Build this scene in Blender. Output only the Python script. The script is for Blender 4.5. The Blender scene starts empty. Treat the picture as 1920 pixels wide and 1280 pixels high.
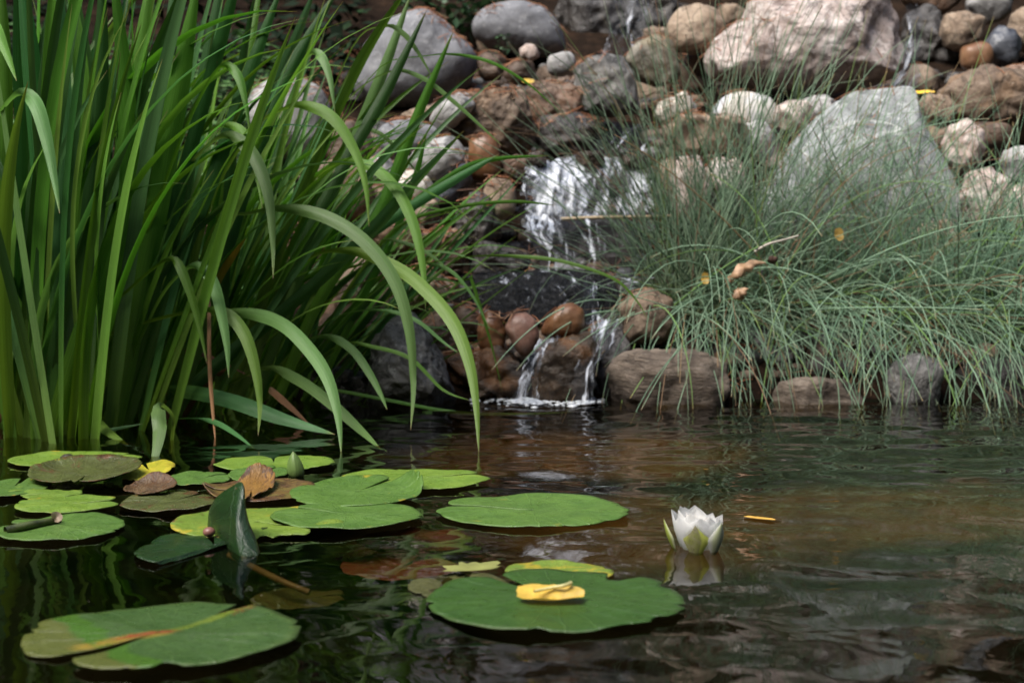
import bpy, math, random
import numpy as np
from mathutils import Vector, noise, Matrix

R = math.radians
scene = bpy.context.scene
COL = scene.collection

# ------------------------------------------------------------------ camera, sky, sun, exposure
CAM_H = 0.26
PITCH = R(3.95)
FPX = 2500.0
cam_d = bpy.data.cameras.new("camera")
cam = bpy.data.objects.new("camera", cam_d)
COL.objects.link(cam)
cam.location = (0, 0, CAM_H)
cam.rotation_euler = (R(90) - PITCH, 0, 0)
cam_d.sensor_width = 36.0
cam_d.lens = FPX / 1920.0 * 36.0
cam_d.clip_start = 0.02
cam_d.clip_end = 300
cam_d.dof.use_dof = True
cam_d.dof.focus_distance = 1.45
cam_d.dof.aperture_fstop = 8.5
scene.camera = cam

SUN_DIR = Vector((-0.40, -0.40, 0.82)).normalized()     # towards the sun
world = bpy.data.worlds.new("World")
scene.world = world
world.use_nodes = True
wn = world.node_tree.nodes
wl = world.node_tree.links
bg = wn["Background"]
sky = wn.new("ShaderNodeTexSky")
sky.sky_type = 'NISHITA'
sky.sun_disc = False
sky.sun_elevation = math.asin(SUN_DIR.z)
sky.sun_rotation = math.atan2(SUN_DIR.x, SUN_DIR.y)
sky.air_density = 1.0
sky.dust_density = 2.0
wl.new(sky.outputs[0], bg.inputs[0])
bg.inputs[1].default_value = 0.15
sun_d = bpy.data.lights.new("sun", 'SUN')
sun_d.energy = 3.9
sun_d.angle = R(38)
sun_d.color = (1.0, 0.95, 0.87)
sun = bpy.data.objects.new("sun", sun_d)
COL.objects.link(sun)
sun.rotation_euler = SUN_DIR.to_track_quat('Z', 'Y').to_euler()
sun.location = (0, 0, 8)
scene.view_settings.view_transform = 'Standard'
scene.view_settings.look = 'None'
scene.view_settings.exposure = 0.68
scene.view_settings.gamma = 1.0
scene.cycles.max_bounces = 8
scene.cycles.transparent_max_bounces = 24
scene.cycles.caustics_reflective = False
scene.cycles.caustics_refractive = False

# ------------------------------------------------------------------ helpers
rng = random.Random(7)
FW = Vector((0, math.cos(PITCH), -math.sin(PITCH)))
UP = Vector((0, math.sin(PITCH), math.cos(PITCH)))
CAMP = Vector((0, 0, CAM_H))


def ray(u, v):
    return FW + Vector((1, 0, 0)) * ((u - 960) / FPX) - UP * ((v - 640) / FPX)


def P(u, v, y):
    d = ray(u, v)
    return CAMP + d * (y / d.y)


def W(u, v, z=0.0):
    d = ray(u, v)
    return CAMP + d * ((z - CAM_H) / d.z)


PROF = [(-6, -.4), (0.2, -.13), (1.2, -.10), (1.9, -.085), (2.2, -.05), (2.30, .0), (2.36, .05), (2.45, .095), (2.6, .205), (2.75, .33), (2.95, .455),
        (3.25, .60), (3.7, .80), (4.2, 1.05), (4.8, 1.5), (6, 1.9), (60, 3)]


def prof(y):
    for (a, b), (c, d) in zip(PROF, PROF[1:]):
        if y <= c:
            t = (y - a) / (c - a)
            return b + (d - b) * t
    return PROF[-1][1]


def terr(x, y):
    z = prof(y)
    if y > 2.25:
        z += 0.02 * noise.noise(Vector((x * 4, y * 4, 1.3))) * min(1, (y - 2.25) * 4)
        z += 0.25 * noise.noise(Vector((x * .6, y * .6, 5.3))) * min(1, max(0, (y - 4.4) * .6))
    elif y > 0.5:
        z += 0.02 * noise.noise(Vector((x * 3, y * 3, 3.3)))
    return z


def hit(u, v):
    d = ray(u, v)
    y = 1.6
    while y < 8:
        p = CAMP + d * (y / d.y)
        if p.z < prof(y):
            return y
        y += 0.01
    return y


def tag(o, label=None, cat=None, group=None, kind=None):
    if label: o["label"] = label
    if cat: o["category"] = cat
    if group: o["group"] = group
    if kind: o["kind"] = kind
    return o


def mesh(name, verts, faces, mat=None, parent=None, uvs=None, smooth=True, loc=None, mats=None, midx=None):
    """verts world (or parent-local) positions; loc: origin of the object, subtracted from verts"""
    me = bpy.data.meshes.new(name)
    if loc is not None:
        lx, ly, lz = loc
        verts = [(v[0] - lx, v[1] - ly, v[2] - lz) for v in verts]
    me.from_pydata(verts, [], faces)
    if uvs is not None:
        lay = me.uv_layers.new(name="UVMap")
        vi = np.empty(len(me.loops), dtype=np.int32)
        me.loops.foreach_get("vertex_index", vi)
        arr = np.asarray(uvs, dtype=np.float32)[vi]
        lay.data.foreach_set("uv", arr.ravel())
    if smooth:
        me.polygons.foreach_set("use_smooth", [True] * len(me.polygons))
    for m in (mats or ([mat] if mat else [])):
        me.materials.append(m)
    if midx is not None:
        me.polygons.foreach_set("material_index", midx)
    me.update()
    o = bpy.data.objects.new(name, me)
    COL.objects.link(o)
    if loc is not None:
        o.location = loc
    if parent is not None:
        o.parent = parent
    return o


def empty(name, loc):
    o = bpy.data.objects.new(name, None)
    o.empty_display_size = 0.03
    o.location = loc
    COL.objects.link(o)
    return o


def part(name, verts, faces, mat, root, uvs=None, **k):
    """part of a thing whose root is an unrotated Empty; verts in world coordinates"""
    l = root.location
    verts = [(v[0] - l[0], v[1] - l[1], v[2] - l[2]) for v in verts]
    return mesh(name, verts, faces, mat, root, uvs, **k)


class NT:
    """small node-tree writer"""

    def __init__(self, name):
        self.m = bpy.data.materials.new(name)
        self.m.use_nodes = True
        self.t = self.m.node_tree
        self.n = self.t.nodes
        self.l = self.t.links
        self.bsdf = self.n["Principled BSDF"]
        self.out = self.n["Material Output"]

    def new(self, typ, **props):
        nd = self.n.new(typ)
        for k, v in props.items():
            setattr(nd, k, v)
        return nd

    def put(self, sock, val):
        if hasattr(val, "is_output") or isinstance(val, bpy.types.NodeSocket):
            self.l.new(val, sock)
        elif isinstance(val, (tuple, list)) and len(val) == 3 and sock.type == 'RGBA':
            sock.default_value = (*val, 1)
        else:
            sock.default_value = val

    def coords(self, kind="Object", offset=True, scale=None):
        tc = self.new("ShaderNodeTexCoord")
        s = tc.outputs[kind]
        if offset:
            oi = self.new("ShaderNodeObjectInfo")
            mul = self.new("ShaderNodeMath", operation='MULTIPLY')
            self.put(mul.inputs[0], oi.outputs["Random"])
            mul.inputs[1].default_value = 37.0
            ad = self.new("ShaderNodeVectorMath", operation='ADD')
            self.put(ad.inputs[0], s)
            self.put(ad.inputs[1], mul.outputs[0])
            s = ad.outputs[0]
        if scale:
            mp = self.new("ShaderNodeMapping")
            mp.inputs["Scale"].default_value = scale
            self.put(mp.inputs["Vector"], s)
            s = mp.outputs[0]
        return s

    def noise(self, vec, scale, detail=4.0, rough=0.55, dist=0.0, out="Fac"):
        nd = self.new("ShaderNodeTexNoise")
        self.put(nd.inputs["Vector"], vec)
        nd.inputs["Scale"].default_value = scale
        nd.inputs["Detail"].default_value = detail
        nd.inputs["Roughness"].default_value = rough
        nd.inputs["Distortion"].default_value = dist
        return nd.outputs[out]

    def voronoi(self, vec, scale, feature='F1', out="Distance"):
        nd = self.new("ShaderNodeTexVoronoi", feature=feature)
        self.put(nd.inputs["Vector"], vec)
        nd.inputs["Scale"].default_value = scale
        return nd.outputs[out]

    def ramp(self, fac, stops, interp='LINEAR'):
        nd = self.new("ShaderNodeValToRGB")
        cr = nd.color_ramp
        cr.interpolation = interp
        while len(cr.elements) < len(stops):
            cr.elements.new(0.5)
        for e, (p, c) in zip(cr.elements, stops):
            e.position = p
            e.color = (*c, 1) if len(c) == 3 else c
        self.put(nd.inputs[0], fac)
        return nd.outputs[0]

    def step(self, fac, a, b):
        nd = self.new("ShaderNodeMapRange", interpolation_type='SMOOTHSTEP')
        self.put(nd.inputs[0], fac)
        nd.inputs[1].default_value = a
        nd.inputs[2].default_value = b
        return nd.outputs[0]

    def mix(self, fac, a, b, blend='MIX'):
        nd = self.new("ShaderNodeMix", data_type='RGBA', blend_type=blend)
        self.put(nd.inputs[0], fac)
        self.put(nd.inputs[6], a)
        self.put(nd.inputs[7], b)
        return nd.outputs[2]

    def math(self, op, a, b=0.0):
        nd = self.new("ShaderNodeMath", operation=op)
        self.put(nd.inputs[0], a)
        self.put(nd.inputs[1], b)
        return nd.outputs[0]

    def bump(self, h, strength=0.5, dist=0.01):
        nd = self.new("ShaderNodeBump")
        self.put(nd.inputs["Height"], h)
        nd.inputs["Strength"].default_value = strength
        nd.inputs["Distance"].default_value = dist
        return nd.outputs[0]

    def set(self, **k):
        names = {"color": "Base Color", "rough": "Roughness", "normal": "Normal", "spec": "Specular IOR Level", "coat": "Coat Weight",
                 "coat_rough": "Coat Roughness", "alpha": "Alpha", "sss": "Subsurface Weight"}
        for a, v in k.items():
            self.put(self.bsdf.inputs[names[a]], v)
        return self.m


# ------------------------------------------------------------------ materials
def rock_mat(name, c, speck=None, speck_amt=.3, rough=.8, scale=9, bump=.6, crack=.0, vein=None, wet=0.0, patch=None, patch_amt=.5, bands=False, spec=.5):
    t = NT(name)
    v = t.coords(scale=(1, 1, 3.5) if bands else None)
    n1 = t.noise(v, scale, 8, .62, .4)
    col = t.ramp(n1, [(.32, c[0]), (.5, c[1]), (.68, c[2])])
    n2 = t.noise(v, scale * 2.7, 6, .65)
    col = t.mix(t.math('MULTIPLY', t.step(n2, .35, .75), .45), col, tuple(x * .45 for x in c[0]))
    if patch:
        n4 = t.noise(v, scale * .55, 5, .6, .8)
        col = t.mix(t.math('MULTIPLY', t.step(n4, .5, .62), patch_amt), col, patch)
    if speck:
        n3 = t.noise(v, 65, 3, .7)
        col = t.mix(t.math('MULTIPLY', t.step(n3, .54, .66), speck_amt), col, speck)
        n5 = t.noise(v, 105, 2, .7)
        col = t.mix(t.math('MULTIPLY', t.step(n5, .58, .68), speck_amt), col, tuple(x * .3 for x in c[0]))
    h = t.math('ADD', t.math('MULTIPLY', n1, .9), t.math('MULTIPLY', t.noise(v, scale * 6, 8, .7), .35))
    if crack:
        vo = t.noise(v, scale * .8, 5, .55, 1.2)
        band = t.math('ABSOLUTE', t.math('SUBTRACT', vo, .5))
        cr = t.step(band, .0, .022)
        col = t.mix(t.math('MULTIPLY', t.math('SUBTRACT', 1.0, cr), crack), col, tuple(x * .2 for x in c[0]))
        h = t.math('ADD', h, t.math('MULTIPLY', cr, .25 * crack))
    if vein:
        vo = t.noise(v, scale * .6, 3, .5, .8)
        band = t.math('ABSOLUTE', t.math('SUBTRACT', vo, .47))
        col = t.mix(t.math('MULTIPLY', t.math('SUBTRACT', 1.0, t.step(band, .004, .02)), .7), col, vein)
    rg = rough
    if wet:
        rg = t.ramp(t.noise(v, scale * 1.4, 3), [(.4, (wet, wet, wet)), (.62, (rough, rough, rough))])
    t.set(color=col, rough=rg, normal=t.bump(h, bump, .016), spec=spec)
    return t.m


M = {}
M['gray'] = rock_mat('gray_granite', [(.13, .135, .15), (.21, .215, .235), (.31, .315, .33)], (.5, .5, .5), .3, .85, 7, .5)
M['gray_pale'] = rock_mat('pale_gray_rock', [(.22, .215, .21), (.38, .375, .37), (.55, .54, .53)], (.6, .6, .6), .3, .8, 10, .7, .5)
M['slab'] = rock_mat('green_gray_slab', [(.22, .24, .245), (.33, .35, .355), (.47, .49, .49)], (.60, .62, .62), .6, .75, 8, .8, .25, vein=(.55, .57, .55))
M['pink'] = rock_mat('pink_granite', [(.34, .265, .24), (.53, .435, .40), (.67, .61, .58)], (.76, .73, .71), .6, .8, 13, .9, .45, patch=(.40, .36, .31), patch_amt=.6)
M['pink_small'] = rock_mat('pink_white_rock', [(.32, .23, .19), (.55, .44, .39), (.72, .66, .62)], (.75, .7, .66), .4, .8, 14, .8, .4)
M['cream'] = rock_mat('cream_rock', [(.42, .37, .30), (.62, .57, .50), (.74, .72, .68)], None, 0, .6, 10, .4, .2, patch=(.40, .46, .55), patch_amt=.6)  # bluish patch colour paints a sky reflection onto the rock
M['tan'] = rock_mat('tan_rock', [(.16, .11, .075), (.30, .22, .155), (.45, .36, .27)], (.5, .43, .35), .3, .8, 11, .8, .5)
M['brown'] = rock_mat('brown_rock', [(.055, .036, .025), (.135, .088, .06), (.24, .17, .12)], (.3, .22, .16), .25, .6, 12, .8, .5, wet=.3, patch=(.20, .10, .05))
M['rust'] = rock_mat('rusty_orange_stone', [(.085, .036, .016), (.19, .088, .04), (.29, .17, .10)], None, 0, .45, 12, .3, .1, wet=.15)
M['cobble_pink'] = rock_mat('pink_brown_cobble', [(.17, .085, .06), (.30, .17, .13), (.38, .25, .20)], (.4, .3, .26), .3, .45, 12, .3, 0, wet=.2)
M['olive'] = rock_mat('olive_gray_rock', [(.10, .085, .055), (.19, .165, .115), (.30, .28, .24)], (.4, .4, .36), .3, .7, 9, .7, .3, patch=(.17, .13, .05))
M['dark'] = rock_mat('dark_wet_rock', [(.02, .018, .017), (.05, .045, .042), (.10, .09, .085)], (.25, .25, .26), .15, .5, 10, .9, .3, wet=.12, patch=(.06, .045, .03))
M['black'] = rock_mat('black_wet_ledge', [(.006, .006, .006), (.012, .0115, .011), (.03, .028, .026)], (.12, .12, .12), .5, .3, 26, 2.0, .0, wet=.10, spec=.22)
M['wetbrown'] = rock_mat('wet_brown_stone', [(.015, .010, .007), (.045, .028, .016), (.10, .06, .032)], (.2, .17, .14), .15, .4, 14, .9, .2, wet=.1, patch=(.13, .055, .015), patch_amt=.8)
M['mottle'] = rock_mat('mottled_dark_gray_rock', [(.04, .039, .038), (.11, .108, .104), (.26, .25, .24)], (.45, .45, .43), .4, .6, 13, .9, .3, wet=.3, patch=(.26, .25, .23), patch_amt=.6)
M['band'] = rock_mat('banded_tan_stone', [(.07, .052, .04), (.155, .12, .092), (.235, .19, .15)], (.28, .24, .2), .3, .85, 10, .9, .4, bands=True)
M['slate'] = rock_mat('blue_gray_slate', [(.04, .045, .058), (.075, .082, .10), (.14, .15, .17)], None, 0, .45, 9, .5, .2, wet=.25)
M['slab_rust'] = rock_mat('brown_slab', [(.09, .06, .042), (.19, .135, .095), (.30, .23, .17)], (.33, .27, .2), .3, .75, 9, .8, .5, patch=(.21, .12, .06))


def soil_mat():
    t = NT('soil')
    v = t.coords("Object", False)
    n = t.noise(v, 14, 8, .7)
    n2 = t.noise(v, 60, 6, .7)
    col = t.ramp(n, [(.3, (.008, .006, .004)), (.5, (.020, .013, .009)), (.7, (.045, .027, .017))])
    col = t.mix(t.math('MULTIPLY', t.step(n2, .55, .7), .6), col, (.07, .036, .02))
    h = t.math('ADD', n, t.math('MULTIPLY', n2, .6))
    return t.set(color=col, rough=.95, normal=t.bump(h, 1.0, .02), spec=.06)


def bed_mat():
    t = NT('pond_bed')
    v = t.coords("Object", False)
    n = t.noise(v, 2.2, 6, .6, .6)
    n2 = t.noise(v, 14, 6, .65)
    col = t.ramp(n, [(.40, (.004, .0046, .0022)), (.60, (.009, .0085, .004)), (.72, (.03, .02, .008))])
    # pale silt banks on the dark bottom
    sp = t.new("ShaderNodeSeparateXYZ")
    t.l.new(v, sp.inputs[0])
    for cx, cy, rx, ry, am in ((.50, 1.74, .50, .20, .6), (.10, 2.08, .34, .13, .65), (.12, 1.55, .30, .14, .45)):
        ex = t.math('DIVIDE', t.math('SUBTRACT', sp.outputs[0], cx), rx)
        ey = t.math('DIVIDE', t.math('SUBTRACT', sp.outputs[1], cy), ry)
        d2 = t.math('ADD', t.math('MULTIPLY', ex, ex), t.math('MULTIPLY', ey, ey))
        d2 = t.math('ADD', d2, t.math('MULTIPLY', t.math('SUBTRACT', n, .5), 3.4))
        s = t.math('MULTIPLY', t.math('SUBTRACT', 1.0, t.step(d2, .25, 1.1)), am)
        col = t.mix(s, col, (.20, .118, .048))
    col = t.mix(t.math('MULTIPLY', t.step(n2, .4, .7), .55), col, (.01, .009, .005))
    return t.set(color=col, rough=.95, spec=.05)


def water_mat():
    t = NT('pond_water')
    v = t.coords("Object", False)
    # fine ripples, a little longer across the view than along it
    n1 = t.noise(v, 30, 3, .5, .6)
    n2 = t.noise(v, 11, 2, .5, .8)
    h = t.math('ADD', t.math('MULTIPLY', n1, .25), n2)
    nrm = t.bump(h, .045, .02)
    fr = t.new("ShaderNodeFresnel")
    fr.inputs["IOR"].default_value = 1.34
    t.l.new(nrm, fr.inputs["Normal"])
    tr = t.new("ShaderNodeBsdfTransparent")
    tr.inputs["Color"].default_value = (.56, .50, .33, 1)
    gl = t.new("ShaderNodeBsdfGlossy")
    gl.inputs["Roughness"].default_value = 0.015
    gl.inputs["Color"].default_value = (1, 1, 1, 1)
    t.l.new(nrm, gl.inputs["Normal"])
    mx = t.new("ShaderNodeMixShader")
    t.l.new(fr.outputs[0], mx.inputs[0])
    t.l.new(tr.outputs[0], mx.inputs[1])
    t.l.new(gl.outputs[0], mx.inputs[2])
    t.l.new(mx.outputs[0], t.out.inputs["Surface"])
    return t.m


def fall_mat(name, dens, sx, sz):
    """white water: torn strands with holes between them; UV u across (m*?), v down the fall"""
    t = NT(name)
    tc = t.new("ShaderNodeTexCoord")
    mp = t.new("ShaderNodeMapping")
    mp.inputs["Scale"].default_value = (sx, sz, 1)
    t.l.new(tc.outputs["UV"], mp.inputs["Vector"])
    n = t.noise(mp.outputs[0], 1.0, 5, .6, .7)
    mp2 = t.new("ShaderNodeMapping")
    mp2.inputs["Scale"].default_value = (sx * .3, sz * .25, 1)
    t.l.new(tc.outputs["UV"], mp2.inputs["Vector"])
    n2 = t.noise(mp2.outputs[0], 1.0, 2, .5)
    s = t.math('ADD', n, t.math('MULTIPLY', t.math('SUBTRACT', n2, .5), 1.0))
    a = t.step(s, dens, dens + .26)
    fr = t.math('ADD', t.math('MULTIPLY', a, .9), .03)
    tr = t.new("ShaderNodeBsdfTransparent")
    tr.inputs["Color"].default_value = (.9, .92, .95, 1)
    t.set(color=t.ramp(s, [(dens, (.26, .29, .35)), (min(.99, dens + .32), (.66, .69, .76))]), rough=.3, normal=t.bump(s, .8, .01), spec=.6)
    mx = t.new("ShaderNodeMixShader")
    t.put(mx.inputs[0], fr)
    t.l.new(tr.outputs[0], mx.inputs[1])
    t.l.new(t.bsdf.outputs[0], mx.inputs[2])
    t.l.new(mx.outputs[0], t.out.inputs["Surface"])
    return t.m


def leaf_mat(name, base, mid, tip, rough=.40, transl=.38, rib=True):
    """ribbon leaf: UV x across 0..1, y along 0..1; parallel veins, paler base, dry tip"""
    t = NT(name)
    tc = t.new("ShaderNodeTexCoord")
    sp = t.new("ShaderNodeSeparateXYZ")
    t.l.new(tc.outputs["UV"], sp.inputs[0])
    oi = t.new("ShaderNodeObjectInfo")
    rnd = oi.outputs["Random"]
    col = t.ramp(sp.outputs[1], [(0.0, base), (.34, mid), (.93, mid), (.975, tip), (1.0, (.30, .17, .09))])
    cb = t.new("ShaderNodeCombineXYZ")
    t.put(cb.inputs[0], t.math('MULTIPLY', sp.outputs[0], 22.0))
    t.put(cb.inputs[1], t.math('ADD', t.math('MULTIPLY', sp.outputs[1], 3.0), t.math('MULTIPLY', rnd, 40.0)))
    vn = t.noise(cb.outputs[0], 1.0, 3, .6)
    col = t.mix(t.math('MULTIPLY', t.step(vn, .4, .66), .5), col, tuple(x * .5 for x in mid))
    cb2 = t.new("ShaderNodeCombineXYZ")
    t.put(cb2.inputs[0], t.math('MULTIPLY', sp.outputs[0], 2.0))
    t.put(cb2.inputs[1], t.math('ADD', t.math('MULTIPLY', sp.outputs[1], 9.0), t.math('MULTIPLY', rnd, 70.0)))
    bl = t.noise(cb2.outputs[0], 1.0, 5, .65)
    col = t.mix(t.math('MULTIPLY', t.step(bl, .62, .8), .2), col, tip)
    hs = t.new("ShaderNodeHueSaturation")
    t.put(hs.inputs["Hue"], t.math('ADD', .485, t.math('MULTIPLY', rnd, .03)))
    t.put(hs.inputs["Value"], t.math('ADD', .75, t.math('MULTIPLY', rnd, .5)))
    t.put(hs.inputs["Color"], col)
    col = hs.outputs[0]
    t.set(color=col, rough=rough, normal=t.bump(vn, .35, .002), spec=.4)
    tl = t.new("ShaderNodeBsdfTranslucent")
    t.put(tl.inputs["Color"], t.mix(1.0, col, (1.0, 1.0, .55), 'MULTIPLY'))
    mx = t.new("ShaderNodeMixShader")
    mx.inputs[0].default_value = transl
    t.l.new(t.bsdf.outputs[0], mx.inputs[1])
    t.l.new(tl.outputs[0], mx.inputs[2])
    t.l.new(mx.outputs[0], t.out.inputs["Surface"])
    return t.m


LM = {
    'pale': leaf_mat('pale_iris_leaf', (.20, .35, .06), (.155, .30, .085), (.22, .31, .09)),
    'lime': leaf_mat('bright_iris_leaf', (.22, .37, .05), (.175, .345, .05), (.24, .33, .07)),
    'blue': leaf_mat('blue_green_iris_leaf', (.17, .32, .04), (.08, .205, .065), (.18, .25, .06)),
    'green': leaf_mat('green_iris_leaf', (.20, .35, .03), (.092, .24, .022), (.18, .25, .04)),
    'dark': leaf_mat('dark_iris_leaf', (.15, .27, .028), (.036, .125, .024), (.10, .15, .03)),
    'yellow': leaf_mat('yellowed_iris_leaf', (.20, .26, .04), (.62, .36, .035), (.55, .25, .05)),
    'brown': leaf_mat('dry_iris_leaf', (.16, .09, .05), (.27, .12, .06), (.30, .15, .08), .7, .1),
    'rush': leaf_mat('rush_stem', (.17, .22, .10), (.25, .385, .25), (.34, .37, .24), .5, .12),
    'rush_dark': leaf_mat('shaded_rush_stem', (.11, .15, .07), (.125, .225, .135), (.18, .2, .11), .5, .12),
    'rush_lime': leaf_mat('young_rush_stem', (.14, .22, .06), (.20, .33, .10), (.28, .30, .1), .5, .12),
    'rush_dry': leaf_mat('dry_rush_stem', (.13, .09, .05), (.26, .17, .09), (.3, .2, .12), .7, .1),
}


def pad_mat(name, base, light, yellow=.0, brown=.0, gloss=.3, edge=None, rimpos=.9, streak=False):
    """lily pad: UV holds the disc, centre at .5,.5"""
    t = NT(name)
    tc = t.new("ShaderNodeTexCoord")
    mp = t.new("ShaderNodeMapping")
    mp.inputs["Location"].default_value = (-1, -1, 0)
    mp.inputs["Scale"].default_value = (2, 2, 1)
    t.l.new(tc.outputs["UV"], mp.inputs["Vector"])
    p = mp.outputs[0]
    sp = t.new("ShaderNodeSeparateXYZ")
    t.l.new(p, sp.inputs[0])
    ln = t.new("ShaderNodeVectorMath", operation='LENGTH')
    t.l.new(p, ln.inputs[0])
    r = ln.outputs["Value"]
    ang = t.math('ARCTAN2', sp.outputs[1], sp.outputs[0])
    oi = t.new("ShaderNodeObjectInfo")
    off = t.math('MULTIPLY', oi.outputs["Random"], 30.0)
    # radial veins that fork outward
    vw = t.noise(p, 3, 3, .5)
    vs = t.math('SINE', t.math('ADD', t.math('MULTIPLY', ang, 11.0), t.math('MULTIPLY', vw, 2.2)))
    vein = t.step(t.math('ABSOLUTE', vs), .0, .16)
    ad = t.new("ShaderNodeVectorMath", operation='ADD')
    t.put(ad.inputs[0], p)
    t.put(ad.inputs[1], off)
    q = ad.outputs[0]
    n = t.noise(q, 2.2, 6, .6)
    nf = t.noise(q, 11, 6, .7)
    col = t.ramp(n, [(.33, base), (.66, light)])
    col = t.mix(t.math('MULTIPLY', t.step(nf, .48, .7), .55), col, tuple(x * .55 for x in base))
    col = t.mix(t.math('MULTIPLY', t.math('SUBTRACT', 1.0, vein), .5), col, tuple(min(1, x * 1.25 + .02) for x in light))
    if yellow:
        ny = t.noise(q, 1.7, 7, .68, .4)
        s = t.step(t.math('ADD', ny, t.math('MULTIPLY', r, .14)), .80 - .22 * yellow, .87 - .22 * yellow)
        col = t.mix(s, col, t.ramp(nf, [(.35, (.30, .30, .03)), (.62, (.46, .34, .03))]))
    if brown:
        nb = t.noise(q, 2.6, 7, .7, .6)
        s = t.step(t.math('ADD', nb, t.math('MULTIPLY', r, .18)), .78 - .3 * brown, .84 - .3 * brown)
        col = t.mix(s, col, t.ramp(nf, [(.35, (.05, .028, .015)), (.65, (.15, .075, .03))]))
    if edge:
        col = t.mix(t.step(t.math('ADD', r, t.math('MULTIPLY', t.math('SUBTRACT', nf, .5), .25)), rimpos, rimpos + .1), col, edge)
    if streak:
        # a yellow and red stain running out from the notch, and an olive shoulder beside it
        rt = t.new("ShaderNodeVectorRotate", rotation_type='Z_AXIS')
        t.put(rt.inputs["Vector"], p)
        rt.inputs["Angle"].default_value = R(-214)
        s2 = t.new("ShaderNodeSeparateXYZ")
        t.l.new(rt.outputs[0], s2.inputs[0])
        wv_ = t.math('ADD', s2.outputs[1], t.math('MULTIPLY', t.math('SUBTRACT', nf, .5), .16))
        along = t.math('MULTIPLY', t.step(s2.outputs[0], -.12, .05), t.math('SUBTRACT', 1.0, t.step(s2.outputs[0], .55, .72)))
        ol = t.math('MULTIPLY', t.step(t.math('ADD', s2.outputs[0], t.math('MULTIPLY', n, .4)), .68, .74), 1.0)
        col = t.mix(ol, col, (.095, .11, .025))
        ym = t.math('MULTIPLY', along, t.math('SUBTRACT', 1.0, t.step(t.math('ABSOLUTE', wv_), .05, .12)))
        col = t.mix(t.math('MULTIPLY', ym, .85), col, (.25, .19, .03))
        # a fresh green band inside the olive shoulder and a yellow-green split running the other way
        gb = t.math('MULTIPLY', t.step(t.math('ADD', s2.outputs[0], t.math('MULTIPLY', n, .4)), .50, .54), t.math('SUBTRACT', 1.0, ol))
        col = t.mix(t.math('MULTIPLY', gb, .8), col, (.055, .135, .012))
        col = t.mix(t.math('MULTIPLY', ym, t.step(nf, .35, .6)), col, (.27, .19, .03))
        r3 = t.new("ShaderNodeVectorRotate", rotation_type='Z_AXIS')
        t.put(r3.inputs["Vector"], p)
        r3.inputs["Angle"].default_value = R(-58)
        s3 = t.new("ShaderNodeSeparateXYZ")
        t.l.new(r3.outputs[0], s3.inputs[0])
        yl = t.math('MULTIPLY', t.step(s3.outputs[0], .02, .12), t.math('SUBTRACT', 1.0, t.step(t.math('ABSOLUTE', t.math('ADD', s3.outputs[1], t.math('MULTIPLY', t.math('SUBTRACT', nf, .5), .12))), .015, .06)))
        col = t.mix(t.math('MULTIPLY', yl, .75), col, (.15, .20, .02))
        en = t.math('MULTIPLY', t.step(s3.outputs[0], .66, .72), t.math('SUBTRACT', 1.0, t.step(t.math('ABSOLUTE', s3.outputs[1]), .05, .10)))
        col = t.mix(t.math('MULTIPLY', en, t.step(nf, .42, .6)), col, (.15, .04, .014))
        rm = t.math('MULTIPLY', t.step(s2.outputs[0], -.2, -.05), t.math('SUBTRACT', 1.0, t.step(s2.outputs[0], .2, .42)))
        rm = t.math('MULTIPLY', rm, t.math('SUBTRACT', 1.0, t.step(t.math('ABSOLUTE', t.math('ADD', wv_, .03)), .015, .06)))
        col = t.mix(rm, col, (.25, .05, .02))
    sk = t.noise(q, 26, 3, .6)
    col = t.mix(t.math('MULTIPLY', t.step(sk, .70, .76), .8), col, (.035, .025, .012))
    dust = t.noise(q, 55, 4, .75)
    col = t.mix(t.math('MULTIPLY', t.step(dust, .62, .78), .25), col, (.35, .38, .25))
    h = t.math('ADD', t.math('MULTIPLY', vein, -.3), t.math('ADD', nf, t.math('MULTIPLY', n, 1.5)))
    rg = t.ramp(t.noise(q, 6, 4), [(.35, (gloss * .7,) * 3), (.65, (gloss * .7 + .2,) * 3)])
    t.set(color=col, rough=rg, normal=t.bump(h, .55, .004), spec=.6)
    return t.m


PM = {
    'deep': pad_mat('deep_green_pad', (.030, .080, .012), (.042, .102, .017), .05, .0, .38, (.05, .09, .02), .94),
    'mid': pad_mat('green_pad', (.07, .15, .026), (.105, .20, .036), .22, .0, .38),
    'bluegreen': pad_mat('blue_green_pad', (.042, .090, .022), (.060, .115, .030), .0, .0, .3, (.07, .12, .03), streak=True),
    'lime': pad_mat('lime_pad', (.12, .22, .026), (.18, .28, .036), .35, .0, .38),
    'yellowing': pad_mat('yellowing_pad', (.13, .22, .028), (.19, .27, .035), .7, .1, .4),
    'olive': pad_mat('olive_brown_pad', (.06, .065, .02), (.10, .12, .035), .05, .35, .28),
    'orange': pad_mat('orange_brown_dead_leaf', (.20, .10, .025), (.30, .16, .035), .0, .42, .4),
    'brown': pad_mat('brown_pad', (.09, .055, .03), (.16, .10, .05), .0, .6, .32),
    'rusty': pad_mat('rusty_curled_pad', (.13, .12, .03), (.20, .10, .03), .4, .6, .35),
    'dark': pad_mat('dark_wet_pad', (.010, .030, .009), (.018, .05, .013), .0, .1, .16),
    'yellow': pad_mat('yellow_pad', (.40, .40, .03), (.55, .46, .04), .8, .0, .4),
    'red': pad_mat('red_sunken_pad', (.11, .022, .012), (.15, .035, .018), .0, .0, .6),
    'sunk': pad_mat('sunken_olive_pad', (.05, .055, .012), (.08, .08, .018), .1, .0, .6),
}


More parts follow.
